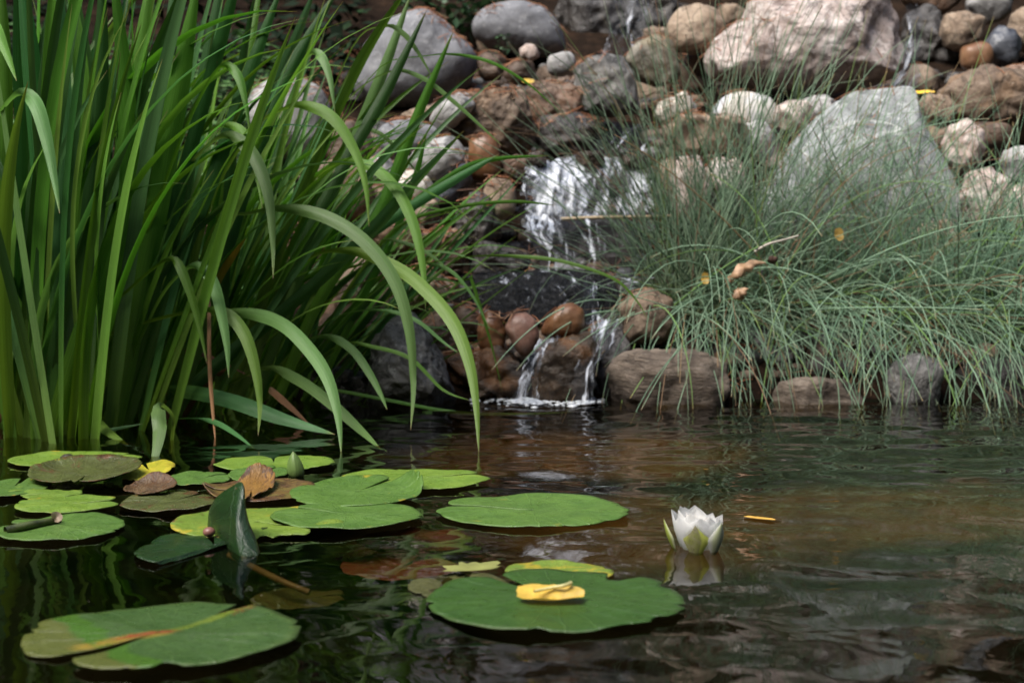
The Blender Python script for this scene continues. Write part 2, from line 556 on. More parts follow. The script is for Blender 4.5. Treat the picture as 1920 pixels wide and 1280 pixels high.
def plain(name, c, rough=.6, transl=0, var=.3, scale=40, bump=.3, spec=.5):
    t = NT(name)
    v = t.coords()
    n = t.noise(v, scale, 5, .65)
    col = t.ramp(n, [(.3, tuple(x * (1 - var) for x in c)), (.7, tuple(min(1, x * (1 + var)) for x in c))])
    t.set(color=col, rough=rough, normal=t.bump(n, bump, .003), spec=spec)
    if transl:
        tl = t.new("ShaderNodeBsdfTranslucent")
        t.put(tl.inputs["Color"], col)
        mx = t.new("ShaderNodeMixShader")
        mx.inputs[0].default_value = transl
        t.l.new(t.bsdf.outputs[0], mx.inputs[1])
        t.l.new(tl.outputs[0], mx.inputs[2])
        t.l.new(mx.outputs[0], t.out.inputs["Surface"])
    return t.m

# ------------------------------------------------------------------ terrain, pond bed, water
def grid(name, xs, ys, fz, mat):
    nx, ny = len(xs), len(ys)
    vs = [(x, y, fz(x, y)) for y in ys for x in xs]
    fs = [(j * nx + i, j * nx + i + 1, (j + 1) * nx + i + 1, (j + 1) * nx + i) for j in range(ny - 1) for i in range(nx - 1)]
    return mesh(name, vs, fs, mat)


def lin(a, b, n):
    return [a + (b - a) * i / (n - 1) for i in range(n)]


xs = lin(-30, -3, 16)[:-1] + lin(-3, 3, 151) + lin(3, 30, 16)[1:]
ys_bed = lin(-8, 0.6, 20)[:-1] + lin(.6, 2.30, 40)
ys_bank = lin(2.30, 4.3, 90)[:-1] + lin(4.3, 9, 24)
tag(grid('pond_bed', xs, ys_bed, terr, bed_mat()), kind='structure')
tag(grid('bank', xs, ys_bank, terr, soil_mat()), kind='structure')

# unseen dark slopes added all round the little pond to keep the low sky out
hum = NT('sky_screen_ground')
hum.set(color=hum.ramp(hum.noise(hum.coords("Object", False), 9, 6), [(.3, (.002, .002, .0015)), (.7, (.007, .006, .004))]), rough=.95, spec=.05)
SL = [(4.9, .2), (5.3, 1.2), (6.0, 3.0), (7.0, 5.2), (8.5, 8.0), (11, 11.5), (16, 14)]


def slope(ang, k):
    r, z = SL[k]
    w = noise.noise(Vector((math.cos(ang) * 2, math.sin(ang) * 2, k * .7)))
    r *= 1 + .10 * w
    return (r * 1.15 * math.cos(ang), r * math.sin(ang) * .95 + .1, z * (1 + .15 * w) - .2)


NS = 96
hv = [slope(2 * math.pi * i / NS, k) for k in range(len(SL)) for i in range(NS)]
hf = [(k * NS + i, k * NS + (i + 1) % NS, (k + 1) * NS + (i + 1) % NS, (k + 1) * NS + i) for k in range(len(SL) - 1) for i in range(NS)]
tag(mesh('sky_screen_slope', hv, hf, hum.m), kind='structure')

# water surface: real small waves, livelier towards the fall and to the right, calm among the pads
WX0, WX1, WY0, WY1 = -1.3, 1.3, 0.75, 2.42
nx, ny = 420, 300
gx, gy = np.meshgrid(np.linspace(WX0, WX1, nx), np.linspace(WY0, WY1, ny))
r_ = np.random.RandomState(5)
hz = np.zeros_like(gx)
for k in range(46):
    lam = 0.05 * (4.5 ** r_.rand())
    th = r_.normal(math.pi / 2, .75)
    kk = 2 * math.pi / lam
    wob = .35 * np.sin(2 * math.pi * (gx * r_.uniform(.6, 2.4) + gy * r_.uniform(.6, 2.4)) + r_.rand() * 6)
    hz += lam * r_.uniform(.3, 1) * np.sin(kk * (np.cos(th) * gx + np.sin(th) * gy) + 2.2 * wob + r_.rand() * 6.28)
hz *= 0.0029
fallp = W(1040, 748)
rr = np.hypot(gx - fallp.x, gy - fallp.y)
hz += 0.0011 * np.sin(rr * 2 * math.pi / .05 + 1.5 * np.sin(gx * 9) + np.sin(gy * 13)) * np.exp(-rr / .35)
amp = .40 + .75 / (1 + np.exp(-(gx + .12) / .10))
amp *= .26 + .95 * np.clip((gy - .8) / 1.5, 0, 1)
hz *= np.minimum(amp, 1.25)
edge = np.minimum(np.minimum(gx - WX0, WX1 - gx), np.minimum(gy - WY0, WY1 - gy))
hz *= np.clip(edge / .08, 0, 1)
wv = [tuple(p) for p in np.stack([gx.ravel(), gy.ravel(), hz.ravel()], 1).tolist()]
wf = [(j * nx + i, j * nx + i + 1, (j + 1) * nx + i + 1, (j + 1) * nx + i) for j in range(ny - 1) for i in range(nx - 1)]
# the calm rest of the pond round the rippled middle
o0 = len(wv)
wv += [(WX0, WY0, 0), (WX1, WY0, 0), (WX1, WY1, 0), (WX0, WY1, 0), (-30, -8, 0), (30, -8, 0), (30, WY1, 0), (-30, WY1, 0), (-30, WY0, 0), (30, WY0, 0)]
wf += [(o0 + 4, o0 + 5, o0 + 9, o0 + 1, o0 + 0, o0 + 8), (o0 + 8, o0 + 0, o0 + 3, o0 + 7), (o0 + 1, o0 + 9, o0 + 6, o0 + 2)]
tag(mesh('water', wv, wf, water_mat()), kind='structure')

# ------------------------------------------------------------------ rocks
import bmesh
_ico = {}


def ico(n):
    if n not in _ico:
        bm = bmesh.new()
        bmesh.ops.create_icosphere(bm, subdivisions=n, radius=1)
        _ico[n] = ([v.co.copy() for v in bm.verts], [tuple(v.index for v in f.verts) for f in bm.faces])
        bm.free()
    return _ico[n]


def E(u0, v0, u1, v1, rot=0, n=13, irr=.12, pw=2.4, seed=0):
    """rounded irregular outline in a picture box"""
    rr = random.Random(int(u0 * 7 + v0 * 13 + seed))
    ph = [rr.uniform(0, 6.28) for _ in range(4)]
    out = []
    for i in range(n):
        a = 2 * math.pi * i / n
        c, s = math.cos(a), math.sin(a)
        k = (abs(c) ** pw + abs(s) ** pw) ** (-1 / pw)
        k *= 1 + rr.uniform(-.07, .07)
        k *= 1 + irr * (.5 * math.sin(2 * a + ph[0]) + .5 * math.sin(3 * a + ph[1]) + .35 * math.sin(5 * a + ph[2])) - irr * .4
        x, y = c * k * (u1 - u0) * .55, s * k * (v1 - v0) * .55
        cr, sr = math.cos(R(rot)), math.sin(R(rot))
        out.append(((u0 + u1) / 2 + x * cr - y * sr, (v0 + v1) / 2 + x * sr + y * cr))
    return out


def rock(name, mat, outl, label, y=None, dy=0.0, thick=.8, sub=4, boxy=2.6, rough=.06, cuts=0, seed=None, cat='rock', group=None, face=None):
    us = [p[0] for p in outl]
    vs = [p[1] for p in outl]
    cu, cv = (min(us) + max(us)) / 2, (min(vs) + max(vs)) / 2
    if y is None:
        y = hit(cu, max(vs))
    wpx = max(us) - min(us)
    hpx = max(vs) - min(vs)
    tz = thick * 0.5 * math.sqrt(wpx * hpx) / FPX * y
    y = y + dy + tz * .35
    C = P(cu, cv, y)
    pts = [P(a, b, y) for a, b in outl]
    loc = [(p.x - C.x, p.z - C.z) for p in pts]
    # polar outline table
    NA = 180
    tab = []
    for i in range(NA):
        a = 2 * math.pi * i / NA
        dx, dz = math.cos(a), math.sin(a)
        best = 0
        for (x0, z0), (x1, z1) in zip(loc, loc[1:] + loc[:1]):
            ex, ez = x1 - x0, z1 - z0
            den = dx * ez - dz * ex
            if abs(den) < 1e-12:
                continue
            tt = (x0 * ez - z0 * ex) / den
            ss = (x0 * dz - z0 * dx) / den
            if tt > 0 and -1e-6 <= ss <= 1 + 1e-6:
                best = max(best, tt)
        tab.append(best or (tab[-1] if tab else .01))
    nocut = cuts < 0
    cuts = max(cuts, 0)
    k = 1 if (cuts or nocut or rough > .041) else 5
    tab = [sum(tab[(i + d) % NA] for d in range(-k, k + 1)) / (2 * k + 1) for i in range(NA)]
    rr = random.Random(seed if seed is not None else int(cu * 31 + cv * 17))
    base, faces = ico(sub)
    so = Vector((rr.uniform(-50, 50), rr.uniform(-50, 50), rr.uniform(-50, 50)))
    pl = []
    size = max(tab)
    if rough > .041 and not cuts and not nocut:
        cuts = 6
    if rough > .041:
        rough *= 1.5
    for i in range(cuts):
        nrm = Vector((rr.uniform(-1, 1), rr.uniform(-1.0, -.35), rr.uniform(-.5, 1))).normalized()
        pl.append((nrm, rr.uniform(.58, .84)))
    if face:
        pl += [(Vector(n).normalized(), d) for n, d in face]
    out = []
    mean = sum(tab) / NA
    for n in base:
        rho = math.hypot(n.x, n.z)
        a = math.atan2(n.z, n.x) % (2 * math.pi)
        f = a / (2 * math.pi) * NA
        i0 = int(f) % NA
        ra = tab[i0] * (1 - (f - int(f))) + tab[(i0 + 1) % NA] * (f - int(f))
        s = (rho ** boxy + abs(n.y) ** boxy) ** (-1 / boxy)
        q = Vector((n.x * s * ra, n.y * s * tz, n.z * s * ra))
        for nrm, d in pl:
            lim = d * (abs(nrm.x) * mean + abs(nrm.y) * tz + abs(nrm.z) * mean) * .9
            e = q.dot(nrm) - lim
            if e > 0:
                q = q - nrm * e * .93
        w = q * (1.0 / size)
        dsp = noise.fractal(w * 1.6 + so, .75, 2.1, 6) * rough * size
        rid = abs(noise.noise(w * 3.1 + so * 2)) * rough * size * .8
        q = q + n * (dsp - rid)
        out.append((q.x, q.y, q.z))
    o = mesh(name, out, faces, M[mat])
    o.location = C
    tag(o, label, cat, group)
    return o, C, tz


def RK(mat, outl, label, name='rock', **k):
    return rock(name, mat, outl, label, **k)


# --- upper bank
RK('gray', [(662, 150), (690, 80), (730, 40), (790, 12), (832, 40), (862, 72), (895, 95), (898, 118), (880, 160), (845, 195), (780, 212), (700, 205), (668, 190)],
   'large smooth gray boulder half hidden by iris leaves above the cracked pale slab', 'boulder', y=3.25, sub=5, rough=.035, thick=.8, cat='boulder')
RK('gray', [(882, 60), (893, 25), (930, 8), (975, 0), (1022, 18), (1050, 48), (1062, 82), (1058, 104), (1010, 108), (950, 98), (905, 84)],
   'rounded blue-gray boulder with a small green sprig growing before it', 'boulder', y=3.55, sub=5, rough=.03, thick=.9, cat='boulder')
RK('pink_small', [(973, 92), (985, 82), (1003, 84), (1012, 106), (992, 118), (976, 108)], 'small pale pink stone at the foot of the rounded blue-gray boulder', 'stone', cat='stone', y=3.3, cuts=2)
RK('gray_pale', E(1025, 98, 1077, 143), 'small round gray stone between the blue-gray boulder and the dark wet rock', 'stone', cat='stone', y=3.2, rough=.03)
RK('brown', E(893, 100, 950, 150), 'dull brown stone among pine needles right of the large smooth gray boulder', 'stone', cat='stone', y=3.25, rough=.05)
RK('brown', E(945, 115, 1010, 160), 'low dark brown stone under the yellow leaf speck', 'stone', cat='stone', y=3.15)
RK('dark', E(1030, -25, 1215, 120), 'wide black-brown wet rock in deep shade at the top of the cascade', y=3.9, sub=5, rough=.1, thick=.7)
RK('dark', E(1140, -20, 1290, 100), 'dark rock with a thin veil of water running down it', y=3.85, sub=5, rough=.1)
RK('mottle', [(1072, 190), (1078, 130), (1098, 105), (1135, 98), (1170, 110), (1192, 140), (1198, 180), (1205, 215), (1140, 222), (1090, 215)],
   'round-topped dark gray wet rock in mid cascade with water over its lower edge', y=3.02, sub=5, rough=.05)
RK('olive', [(1172, 110), (1190, 80), (1225, 66), (1258, 75), (1272, 110), (1275, 150), (1235, 168), (1195, 150)],
   'olive gray round rock right of the dark wet rock', y=3.15, sub=4, rough=.05)
RK('tan', [(1252, 42), (1275, 15), (1310, 5), (1340, 18), (1360, 50), (1348, 88), (1305, 102), (1265, 98), (1250, 70)],
   'tan rock with a bright slanting face left of the big pink boulder', y=3.3, cuts=3, face=[((-.5, -.6, .7), .5)])
RK('tan', E(1345, 8, 1400, 50), 'small tan stone wedged against the top of the big pink boulder', 'stone', cat='stone', y=3.5)
o_pb = RK('pink', [(1320, 118), (1332, 82), (1360, 55), (1390, 38), (1405, 15), (1430, -12), (1480, -30), (1600, -34), (1660, -15), (1684, 28), (1703, 62), (1700, 92), (1692, 122), (1660, 146), (1600, 166), (1520, 176), (1440, 172), (1375, 162), (1335, 148)],
   'big pinkish white granite boulder with dark cracks, the largest rock', 'boulder', y=3.12, sub=6, rough=.05, thick=.9, boxy=3.4, cuts=-1, seed=3, cat='boulder', face=[((-.05, -.80, .6), .60), ((-.7, -.6, .35), .72), ((.75, -.6, .2), .74), ((.1, -.55, -.83), .86)])
RK('dark', E(1688, 20, 1790, 160), 'dark wet rock behind the thin fall beside the big pink boulder', y=3.6, sub=5, rough=.1)
RK('brown', E(1695, -40, 1800, 28), 'brown rock along the top edge right of the big pink boulder', y=3.8)
RK('tan', [(1762, 60), (1772, 25), (1810, 22), (1850, 35), (1840, 70), (1800, 98), (1775, 90)], 'gray-tan angular rock above the rusty round stone', y=3.5, cuts=3)
RK('gray_pale', E(1815, -42, 1895, 45), 'pale gray rock at the top right corner', y=3.7, cuts=2)
RK('rust', E(1800, 82, 1862, 134), 'rusty orange round stone under the gray-tan angular rock', 'stone', cat='stone', y=3.35, rough=.03)
RK('slate', E(1850, 50, 1915, 125, 30), 'bluish wet stone at the right edge above the brown slab', 'stone', cat='stone', y=3.4)
RK('tan', E(1890, 15, 1960, 95), 'rough tan rock cut by the right edge near the top', y=3.55)
RK('rust', E(1880, 120, 1945, 165), 'flat rust coloured stone at the right edge', 'stone', cat='stone', y=3.2)
RK('slab_rust', [(1762, 170), (1790, 140), (1850, 128), (1935, 130), (1960, 180), (1950, 240), (1880, 250), (1800, 235), (1770, 210)],
   'broad brown slab with rusty stains at the right edge', 'boulder', y=3.0, sub=5, rough=.06, cuts=3, cat='boulder')
# --- middle right
RK('slab', [(1400, 400), (1440, 345), (1478, 280), (1520, 230), (1562, 195), (1600, 172), (1650, 168), (1702, 166), (1716, 196), (1738, 258), (1768, 318), (1800, 390), (1806, 450), (1700, 470), (1500, 470), (1410, 450)],
   'big wedge shaped pale green-gray slab leaning behind the blue-green rushes', 'boulder', y=2.72, sub=6, rough=.03, thick=.45, boxy=4.0, seed=11, cuts=1, cat='boulder', face=[((-.22, -.85, .45), .55)])
RK('cream', E(1333, 178, 1462, 255, 5, irr=.05, pw=2.1), 'smooth cream white rounded rock left of the green-gray slab', y=2.9, sub=5, rough=.02)
RK('tan', [(1243, 255), (1255, 225), (1300, 212), (1370, 216), (1405, 240), (1400, 278), (1340, 292), (1265, 290)],
   'brown-tan blocky rock below the cream white rock', y=2.75, sub=5, cuts=4, rough=.06)
RK('cream', [(1225, 215), (1235, 192), (1285, 170), (1300, 190), (1312, 212), (1280, 230), (1240, 232)], 'sunlit cream stone with a pointed top beside the dark cascade', 'stone', cat='stone', y=2.85, cuts=4)
RK('pink_small', E(1450, 188, 1525, 245), 'pinkish pebbly rock between cream rock and green-gray slab', y=2.88)
RK('gray_pale', E(1505, 180, 1580, 225), 'small pale gray rock behind the left shoulder of the green-gray slab', 'stone', cat='stone', y=2.98)
RK('gray_pale', E(1385, 225, 1450, 300), 'pale bluish rock in the gap under the cream rock', y=2.8, cuts=2)
RK('pink_small', [(1262, 330), (1275, 292), (1310, 290), (1328, 330), (1345, 400), (1300, 420), (1262, 400)], 'upright pinkish brown rock right of the upper fall', y=2.68, cuts=3)
RK('pink_small', E(1325, 290, 1400, 390), 'pink and cream rock behind the upright rush stems', y=2.7, cuts=3)
RK('tan', E(1235, 295, 1275, 400), 'narrow brown rock at the right side of the upper fall', y=2.72, cuts=2)
RK('pink_small', [(1768, 270), (1780, 235), (1812, 222), (1840, 240), (1848, 280), (1832, 315), (1795, 322), (1772, 300)], 'round pinkish white rock right of the green-gray slab', y=2.78, sub=5, rough=.05)
RK('pink_small', [(1800, 370), (1815, 325), (1860, 312), (1890, 330), (1898, 390), (1880, 430), (1820, 430)], 'pale pink rock below the round pinkish white rock', y=2.65, sub=5, rough=.05)
RK('gray_pale', E(1880, 275, 1970, 350), 'pale gray rock at the right edge above the rushes', y=2.75)
RK('pink_small', E(1885, 340, 1975, 440), 'pale rock at the right edge half hidden by rushes', y=2.62)
RK('tan', E(1725, 175, 1790, 235), 'tan stone under the bright yellow leaf', 'stone', cat='stone', y=2.9)
RK('brown', E(1790, 228, 1900, 280), 'brown wet rock below the broad brown slab', y=2.9)
RK('tan', E(1700, 420, 1830, 520), 'tan rock buried in rushes below the green-gray slab', y=2.6)
# --- middle left of the cascade
RK('slab_rust', [(820, 230), (838, 195), (880, 172), (930, 166), (985, 172), (990, 210), (1002, 258), (985, 300), (930, 290), (870, 270), (828, 255)],
   'blocky brown rock with a cracked face beside the cascade', 'boulder', y=2.82, sub=6, rough=.07, cuts=4, boxy=3.4, cat='boulder')
RK('gray_pale', [(805, 225), (822, 190), (870, 168), (898, 172), (890, 200), (860, 235), (825, 252)], 'pale whitish wedge lying on the cracked brown block', y=2.76, cuts=3, rough=.05)
RK('brown', E(985, 152, 1095, 250), 'dark brown wet rock above the upper fall', y=2.95, sub=5, rough=.08)
RK('dark', E(1000, 215, 1130, 300), 'black wet shelf left of the top of the upper fall', y=2.86, sub=5, rough=.08)
RK('tan', [(732, 225), (770, 205), (830, 190), (832, 215), (790, 235), (742, 245)], 'flat reddish tan slab left of the cracked brown block', y=2.85, cuts=2)
RK('gray', E(708, 228, 824, 292, -4), 'smooth gray rock lying under the reddish tan slab', y=2.75, sub=5, rough=.035)
RK('gray_pale', [(762, 310), (775, 285), (815, 258), (850, 254), (872, 280), (868, 320), (820, 345), (780, 340)], 'pale tan-gray wedge rock below the smooth gray rock', y=2.66, cuts=3, sub=5, rough=.04)
RK('rust', [(876, 300), (880, 260), (905, 248), (930, 258), (942, 300), (938, 338), (910, 345), (882, 335)], 'orange-brown glossy stone left of the upper fall', y=2.7, rough=.04, cuts=2)
RK('tan', E(903, 336, 966, 418), 'tan egg shaped cobble beside the upper fall', 'stone', cat='stone', y=2.62, rough=.035)
RK('dark', E(855, 358, 935, 472), 'black wet rock below the orange-brown glossy stone', y=2.6, sub=5, rough=.08)
RK('slate', [(800, 395), (820, 355), (860, 310), (882, 300), (885, 340), (860, 375), (825, 405)], 'dark slate leaning diagonally left of the orange-brown stone', y=2.64, cuts=2)
RK('gray_pale', E(680, 296, 742, 342), 'small white-gray stone among the arching iris leaves', 'stone', cat='stone', y=2.72)
RK('cream', [(728, 350), (745, 322), (790, 318), (815, 345), (808, 378), (765, 392), (735, 378)], 'cracked whitish block left of the leaning slate', y=2.64, cuts=4, rough=.07)
RK('tan', E(690, 345, 745, 400), 'orange-tan stone left of the cracked whitish block', 'stone', cat='stone', y=2.66)
RK('tan', E(745, 375, 830, 425), 'low tan stone below the cracked whitish block', 'stone', cat='stone', y=2.6)
RK('slab_rust', E(690, 405, 795, 475), 'flat tan-gray rock with a blue-green iris blade across it', y=2.58, sub=5, cuts=2)
RK('brown', E(780, 430, 880, 505), 'brown wet rock in needles below the black wet rock', y=2.52, sub=5, rough=.08)
RK('dark', E(870, 455, 985, 520), 'dark wet rock left of the white streak of the lower fall', y=2.52, sub=5, rough=.08)
RK('brown', E(940, 290, 990, 345), 'small dark brown stone touching the left edge of the upper fall', 'stone', cat='stone', y=2.72)
RK('gray_pale', [(462, 200), (478, 168), (510, 148), (560, 145), (605, 165), (625, 215), (620, 280), (590, 300), (520, 300), (478, 260)],
   'light gray boulder behind the iris blades', 'boulder', y=2.85, sub=5, rough=.04, cat='boulder')
RK('brown', E(600, 235, 700, 320), 'brown rock behind the iris beside the light gray boulder', y=2.85)
RK('slab_rust', E(560, 300, 700, 420), 'brownish rock deep behind the arching iris leaves', y=2.62)
# --- warm broken stones packed between the bigger ones
for mt, bx, lab in (
    ('brown', (655, 480, 725, 540), 'earthy brown stone under the arching iris blades left of the bark-like stone'),
    ('slab_rust', (625, 500, 680, 565), 'reddish brown stone behind the iris tips above the earthy rock'),
    ('tan', (700, 575, 770, 625), 'tan broken stone on top of the mottled boulder'),
    ('slab_rust', (770, 565, 850, 625), 'rusty flat stone leaning on the right shoulder of the mottled boulder'),
    ('brown', (790, 640, 870, 720), 'crumbled brown stone low between mottled boulder and lower fall'),
    ('rust', (862, 640, 915, 690), 'small rust brown stone below the cobble with the ochre top'),
    ('brown', (905, 655, 965, 715), 'dark reddish stone under the peaked pinkish cobble'),
    ('rust', (1100, 602, 1142, 640), 'small ochre stone washed by the right stream of the lower fall'),
    ('tan', (955, 655, 1005, 690), 'pale needle-strewn stone beside the left stream of the lower fall'),
    ('brown', (830, 395, 870, 450), 'small brown stone between leaning slate and black wet rock'),
    ('tan', (740, 470, 790, 510), 'little tan stone under the flat tan-gray rock'),
    ('slab_rust', (1005, 120, 1075, 165), 'rusty stone wedged behind the round-topped wet rock'),
    ('tan', (895, 60, 960, 110), 'tan stone tucked under the left end of the rounded blue-gray boulder'),
    ('brown', (840, 205, 900, 250), 'brown stone under the whitish wedge'),
    ('tan', (1180, 150, 1250, 200), 'tan stone left of the pointed cream stone'),
    ('pink_small', (1420, 240, 1490, 320), 'pinkish stone against the lower left side of the green-gray slab'),
    ('slab_rust', (1690, 125, 1765, 180), 'brown broken stone under the foot of the thin fall'),
    ('brown', (1275, 95, 1335, 180), 'dark brown stone beneath the tan rock with the slanting face'),
    ('tan', (1205, 50, 1260, 100), 'tan-brown stone between the olive gray rock and the tan slanted rock'),
    ('slab_rust', (1845, 195, 1935, 275), 'brown stone below the rusty slab near the right edge'),
    ('tan', (1735, 235, 1790, 290), 'small tan stone squeezed against the right side of the green-gray slab'),
    ('slab_rust', (640, 330, 700, 400), 'brown stone among the iris tips left of the orange-tan stone'),
    ('brown', (700, 440, 760, 500), 'dull brown stone below the flat tan-gray rock'),
):
    RK(mt, E(*bx), lab, 'stone', cat='stone', rough=.06, dy=.03)
# --- rock shelves the water runs over
RK('dark', [(975, 330), (985, 300), (1050, 294), (1150, 294), (1225, 300), (1240, 340), (1238, 408), (1150, 418), (1050, 418), (978, 405)],
   'black rock shelf behind the white sheet of the upper fall', 'rock_ledge', y=2.78, sub=5, rough=.05, thick=.5, boxy=5, cat='ledge', dy=.05)
RK('dark', [(960, 420), (985, 402), (1100, 398), (1225, 404), (1245, 450), (1240, 515), (1100, 524), (975, 520)],
   'black rock shelf behind the thin streaks of the middle fall', 'rock_ledge', y=2.62, sub=5, rough=.07, thick=.5, boxy=5, cat='ledge', dy=.05)
RK('black', [(800, 535), (830, 512), (900, 504), (1000, 506), (1120, 508), (1210, 514), (1225, 545), (1215, 605), (1120, 625), (1000, 620), (900, 608), (830, 580)],
   'rippled black ledge glistening with a thin film of water', 'rock_ledge', y=2.46, sub=6, rough=.05, thick=.5, boxy=3.5, cat='ledge', dy=.03, face=[((0, -.97, .25), .60)])
for bx, lab in (((985, 282, 1030, 312), 'small dark wet stone on the left end of the upper fall lip'), ((1075, 284, 1135, 312), 'flat dark stone splitting the lip of the upper fall'),
                ((1165, 286, 1228, 318), 'dark wet stone at the right end of the upper fall lip'), ((1120, 335, 1175, 372), 'dark stone breaking through the sheet of the upper fall')):
    RK('wetbrown', E(*bx), lab, 'stone', cat='stone', y=2.655, rough=.06, thick=.6)
# --- by the water line
RK('tan', [(718, 560), (735, 520), (780, 505), (830, 515), (868, 535), (876, 552), (845, 562), (800, 572), (770, 590), (735, 590)], 'ragged tan bark-like stone under the arching iris leaves', y=2.40, sub=5, cuts=3, rough=.10)
RK('brown', E(600, 545, 770, 640), 'brown earthy rock left of the mottled boulder', y=2.40, sub=5, rough=.1)
RK('mottle', [(688, 760), (690, 690), (705, 630), (735, 595), (775, 590), (805, 620), (830, 680), (850, 730), (858, 770), (780, 780)],
   'dark gray mottled boulder standing in the water left of the lower fall', 'boulder', y=2.24, sub=6, rough=.06, thick=.9, cat='boulder')
RK('brown', E(780, 585, 855, 700), 'brown crumbly rock behind the mottled boulder', y=2.36, sub=5, rough=.12)
RK('brown', E(842, 575, 905, 640), 'reddish brown stone covered with pine needles', 'stone', cat='stone', y=2.40)
RK('rust', [(893, 620), (898, 590), (915, 582), (938, 590), (950, 620), (945, 655), (920, 668), (900, 655)], 'brown cobble with an ochre top in the row below the black ledge', 'stone', cat='stone', y=2.36, rough=.06, cuts=3, dy=-.02)
RK('cobble_pink', [(944, 612), (962, 588), (985, 585), (1003, 598), (1012, 630), (1003, 662), (980, 672), (962, 648)], 'smooth pinkish cobble with a peaked top, middle of the row below the black ledge', 'stone', cat='stone', y=2.35, rough=.038, dy=-.02)
RK('rust', [(1013, 620), (1025, 596), (1050, 572), (1075, 566), (1095, 580), (1096, 612), (1080, 630), (1045, 634), (1018, 632)], 'glossy orange-brown egg shaped cobble above the lower fall', 'stone', cat='stone', y=2.34, rough=.02, dy=-.03, sub=5)
RK('slab_rust', [(1158, 580), (1175, 552), (1225, 540), (1262, 560), (1265, 620), (1235, 648), (1175, 640)], 'tan-brown block under the rushes right of the lower fall', y=2.38, sub=5, cuts=3)
RK('wetbrown', [(1000, 720), (1005, 670), (1030, 640), (1075, 628), (1115, 625), (1128, 660), (1112, 700), (1105, 770), (1050, 775), (1005, 765)],
   'dark wet rock between the two streams of the lower fall', y=2.27, sub=5, rough=.06, thick=.8)
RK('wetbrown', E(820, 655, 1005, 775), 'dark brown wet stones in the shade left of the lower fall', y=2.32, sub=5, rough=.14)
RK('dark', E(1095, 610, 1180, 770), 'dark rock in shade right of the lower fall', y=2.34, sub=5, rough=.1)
RK('band', [(1130, 700), (1150, 668), (1200, 650), (1300, 655), (1365, 680), (1372, 730), (1350, 765), (1240, 775), (1145, 760)], 'wide flat banded tan stone at the water edge under drooping rushes', y=2.25, sub=5, rough=.05, boxy=3.2, thick=.7)
RK('band', [(1440, 745), (1462, 718), (1530, 706), (1590, 712), (1625, 740), (1618, 775), (1520, 785), (1450, 775)], 'low tan stone at the water edge in the middle of the rushes', y=2.24, sub=5, rough=.05, thick=.8)
RK('mottle', E(1665, 665, 1765, 775), 'gray stone in deep shade beneath the right-hand rushes', y=2.27, sub=4)
RK('brown', E(1355, 690, 1450, 780), 'dark brown stone in the gap between the two flat tan stones', y=2.36)
RK('dark', E(1600, 640, 1690, 770), 'dark stone behind the low tan stone', y=2.38)
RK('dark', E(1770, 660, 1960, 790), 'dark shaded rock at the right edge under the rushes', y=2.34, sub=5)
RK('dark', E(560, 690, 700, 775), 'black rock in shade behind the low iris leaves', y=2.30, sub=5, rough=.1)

# ------------------------------------------------------------------ falling water
def sheet(name, rows, mat, nu=40, nv=40, jit=.006):
    """rows: list of (left point, right point) from lip to foot; wavy sheet between"""
    vs, uv = [], []
    n = len(rows) - 1
    r2 = rng.uniform(0, 90)
    L = [0]
    for (a, b), (c, d) in zip(rows, rows[1:]):
        L.append(L[-1] + ((a - c).length + (b - d).length) / 2)
    for j in range(nv + 1):
        t = j / nv * n
        i = min(int(t), n - 1)
        f = t - i
        a = rows[i][0].lerp(rows[i + 1][0], f)
        b = rows[i][1].lerp(rows[i + 1][1], f)
        for k in range(nu + 1):
            s = k / nu
            e_ = max(0, abs(s - .5) - .25) * 4
            p = a.lerp(b, s + (s - .5) * .16 * e_ * noise.noise(Vector((j * .35, 7 * (s > .5), r2))) * 2)
            p.z += .012 * noise.noise(Vector((s * 9, 3, r2))) * max(0, 1 - j / nv * 3)
            w = noise.fractal(Vector((p.x * 30 + r2, p.z * 11, r2)), 1, 2, 3)
            p = p + Vector((noise.noise(Vector((p.z * 25, s * 3, r2))) * jit * .6, -abs(w) * jit * 2.2, w * jit * .5))
            vs.append(tuple(p))
            uv.append(((b - a).length * s + .1 * r2, L[i] + (L[i + 1] - L[i]) * f))
    fs = [(j * (nu + 1) + k, j * (nu + 1) + k + 1, (j + 1) * (nu + 1) + k + 1, (j + 1) * (nu + 1) + k) for j in range(nv) for k in range(nu)]
    return tag(mesh(name, vs, fs, mat, uvs=uv), kind='structure')


FM = fall_mat('white_water', .40, 85, 24)
FM4 = fall_mat('broken_white_water', .47, 110, 22)
FM5 = fall_mat('scant_white_water', .58, 110, 22)
FM2 = fall_mat('thin_white_water', .54, 120, 24)
FM3 = fall_mat('dense_white_water', .33, 100, 26)
sheet('waterfall', [(P(1000, 296, 2.72), P(1205, 296, 2.72)), (P(990, 306, 2.67), P(1210, 304, 2.67)), (P(985, 350, 2.64), P(1215, 350, 2.64)), (P(980, 408, 2.62), P(1222, 406, 2.62))], FM, jit=.008)
sheet('waterfall', [(P(992, 298, 2.69), P(1100, 298, 2.69)), (P(986, 340, 2.625), P(1095, 350, 2.625)), (P(982, 410, 2.60), P(1110, 408, 2.60))], FM, jit=.01)
sheet('waterfall', [(P(980, 404, 2.57), P(1215, 404, 2.57)), (P(976, 420, 2.53), P(1222, 420, 2.53)), (P(985, 510, 2.50), P(1225, 508, 2.50))], FM5, jit=.006)
sheet('waterfall', [(P(982, 406, 2.55), P(1048, 406, 2.55)), (P(985, 440, 2.515), P(1040, 440, 2.515)), (P(1008, 470, 2.505), P(1033, 470, 2.505)), (P(1012, 509, 2.49), P(1028, 509, 2.49))], FM3, nu=16, jit=.004)
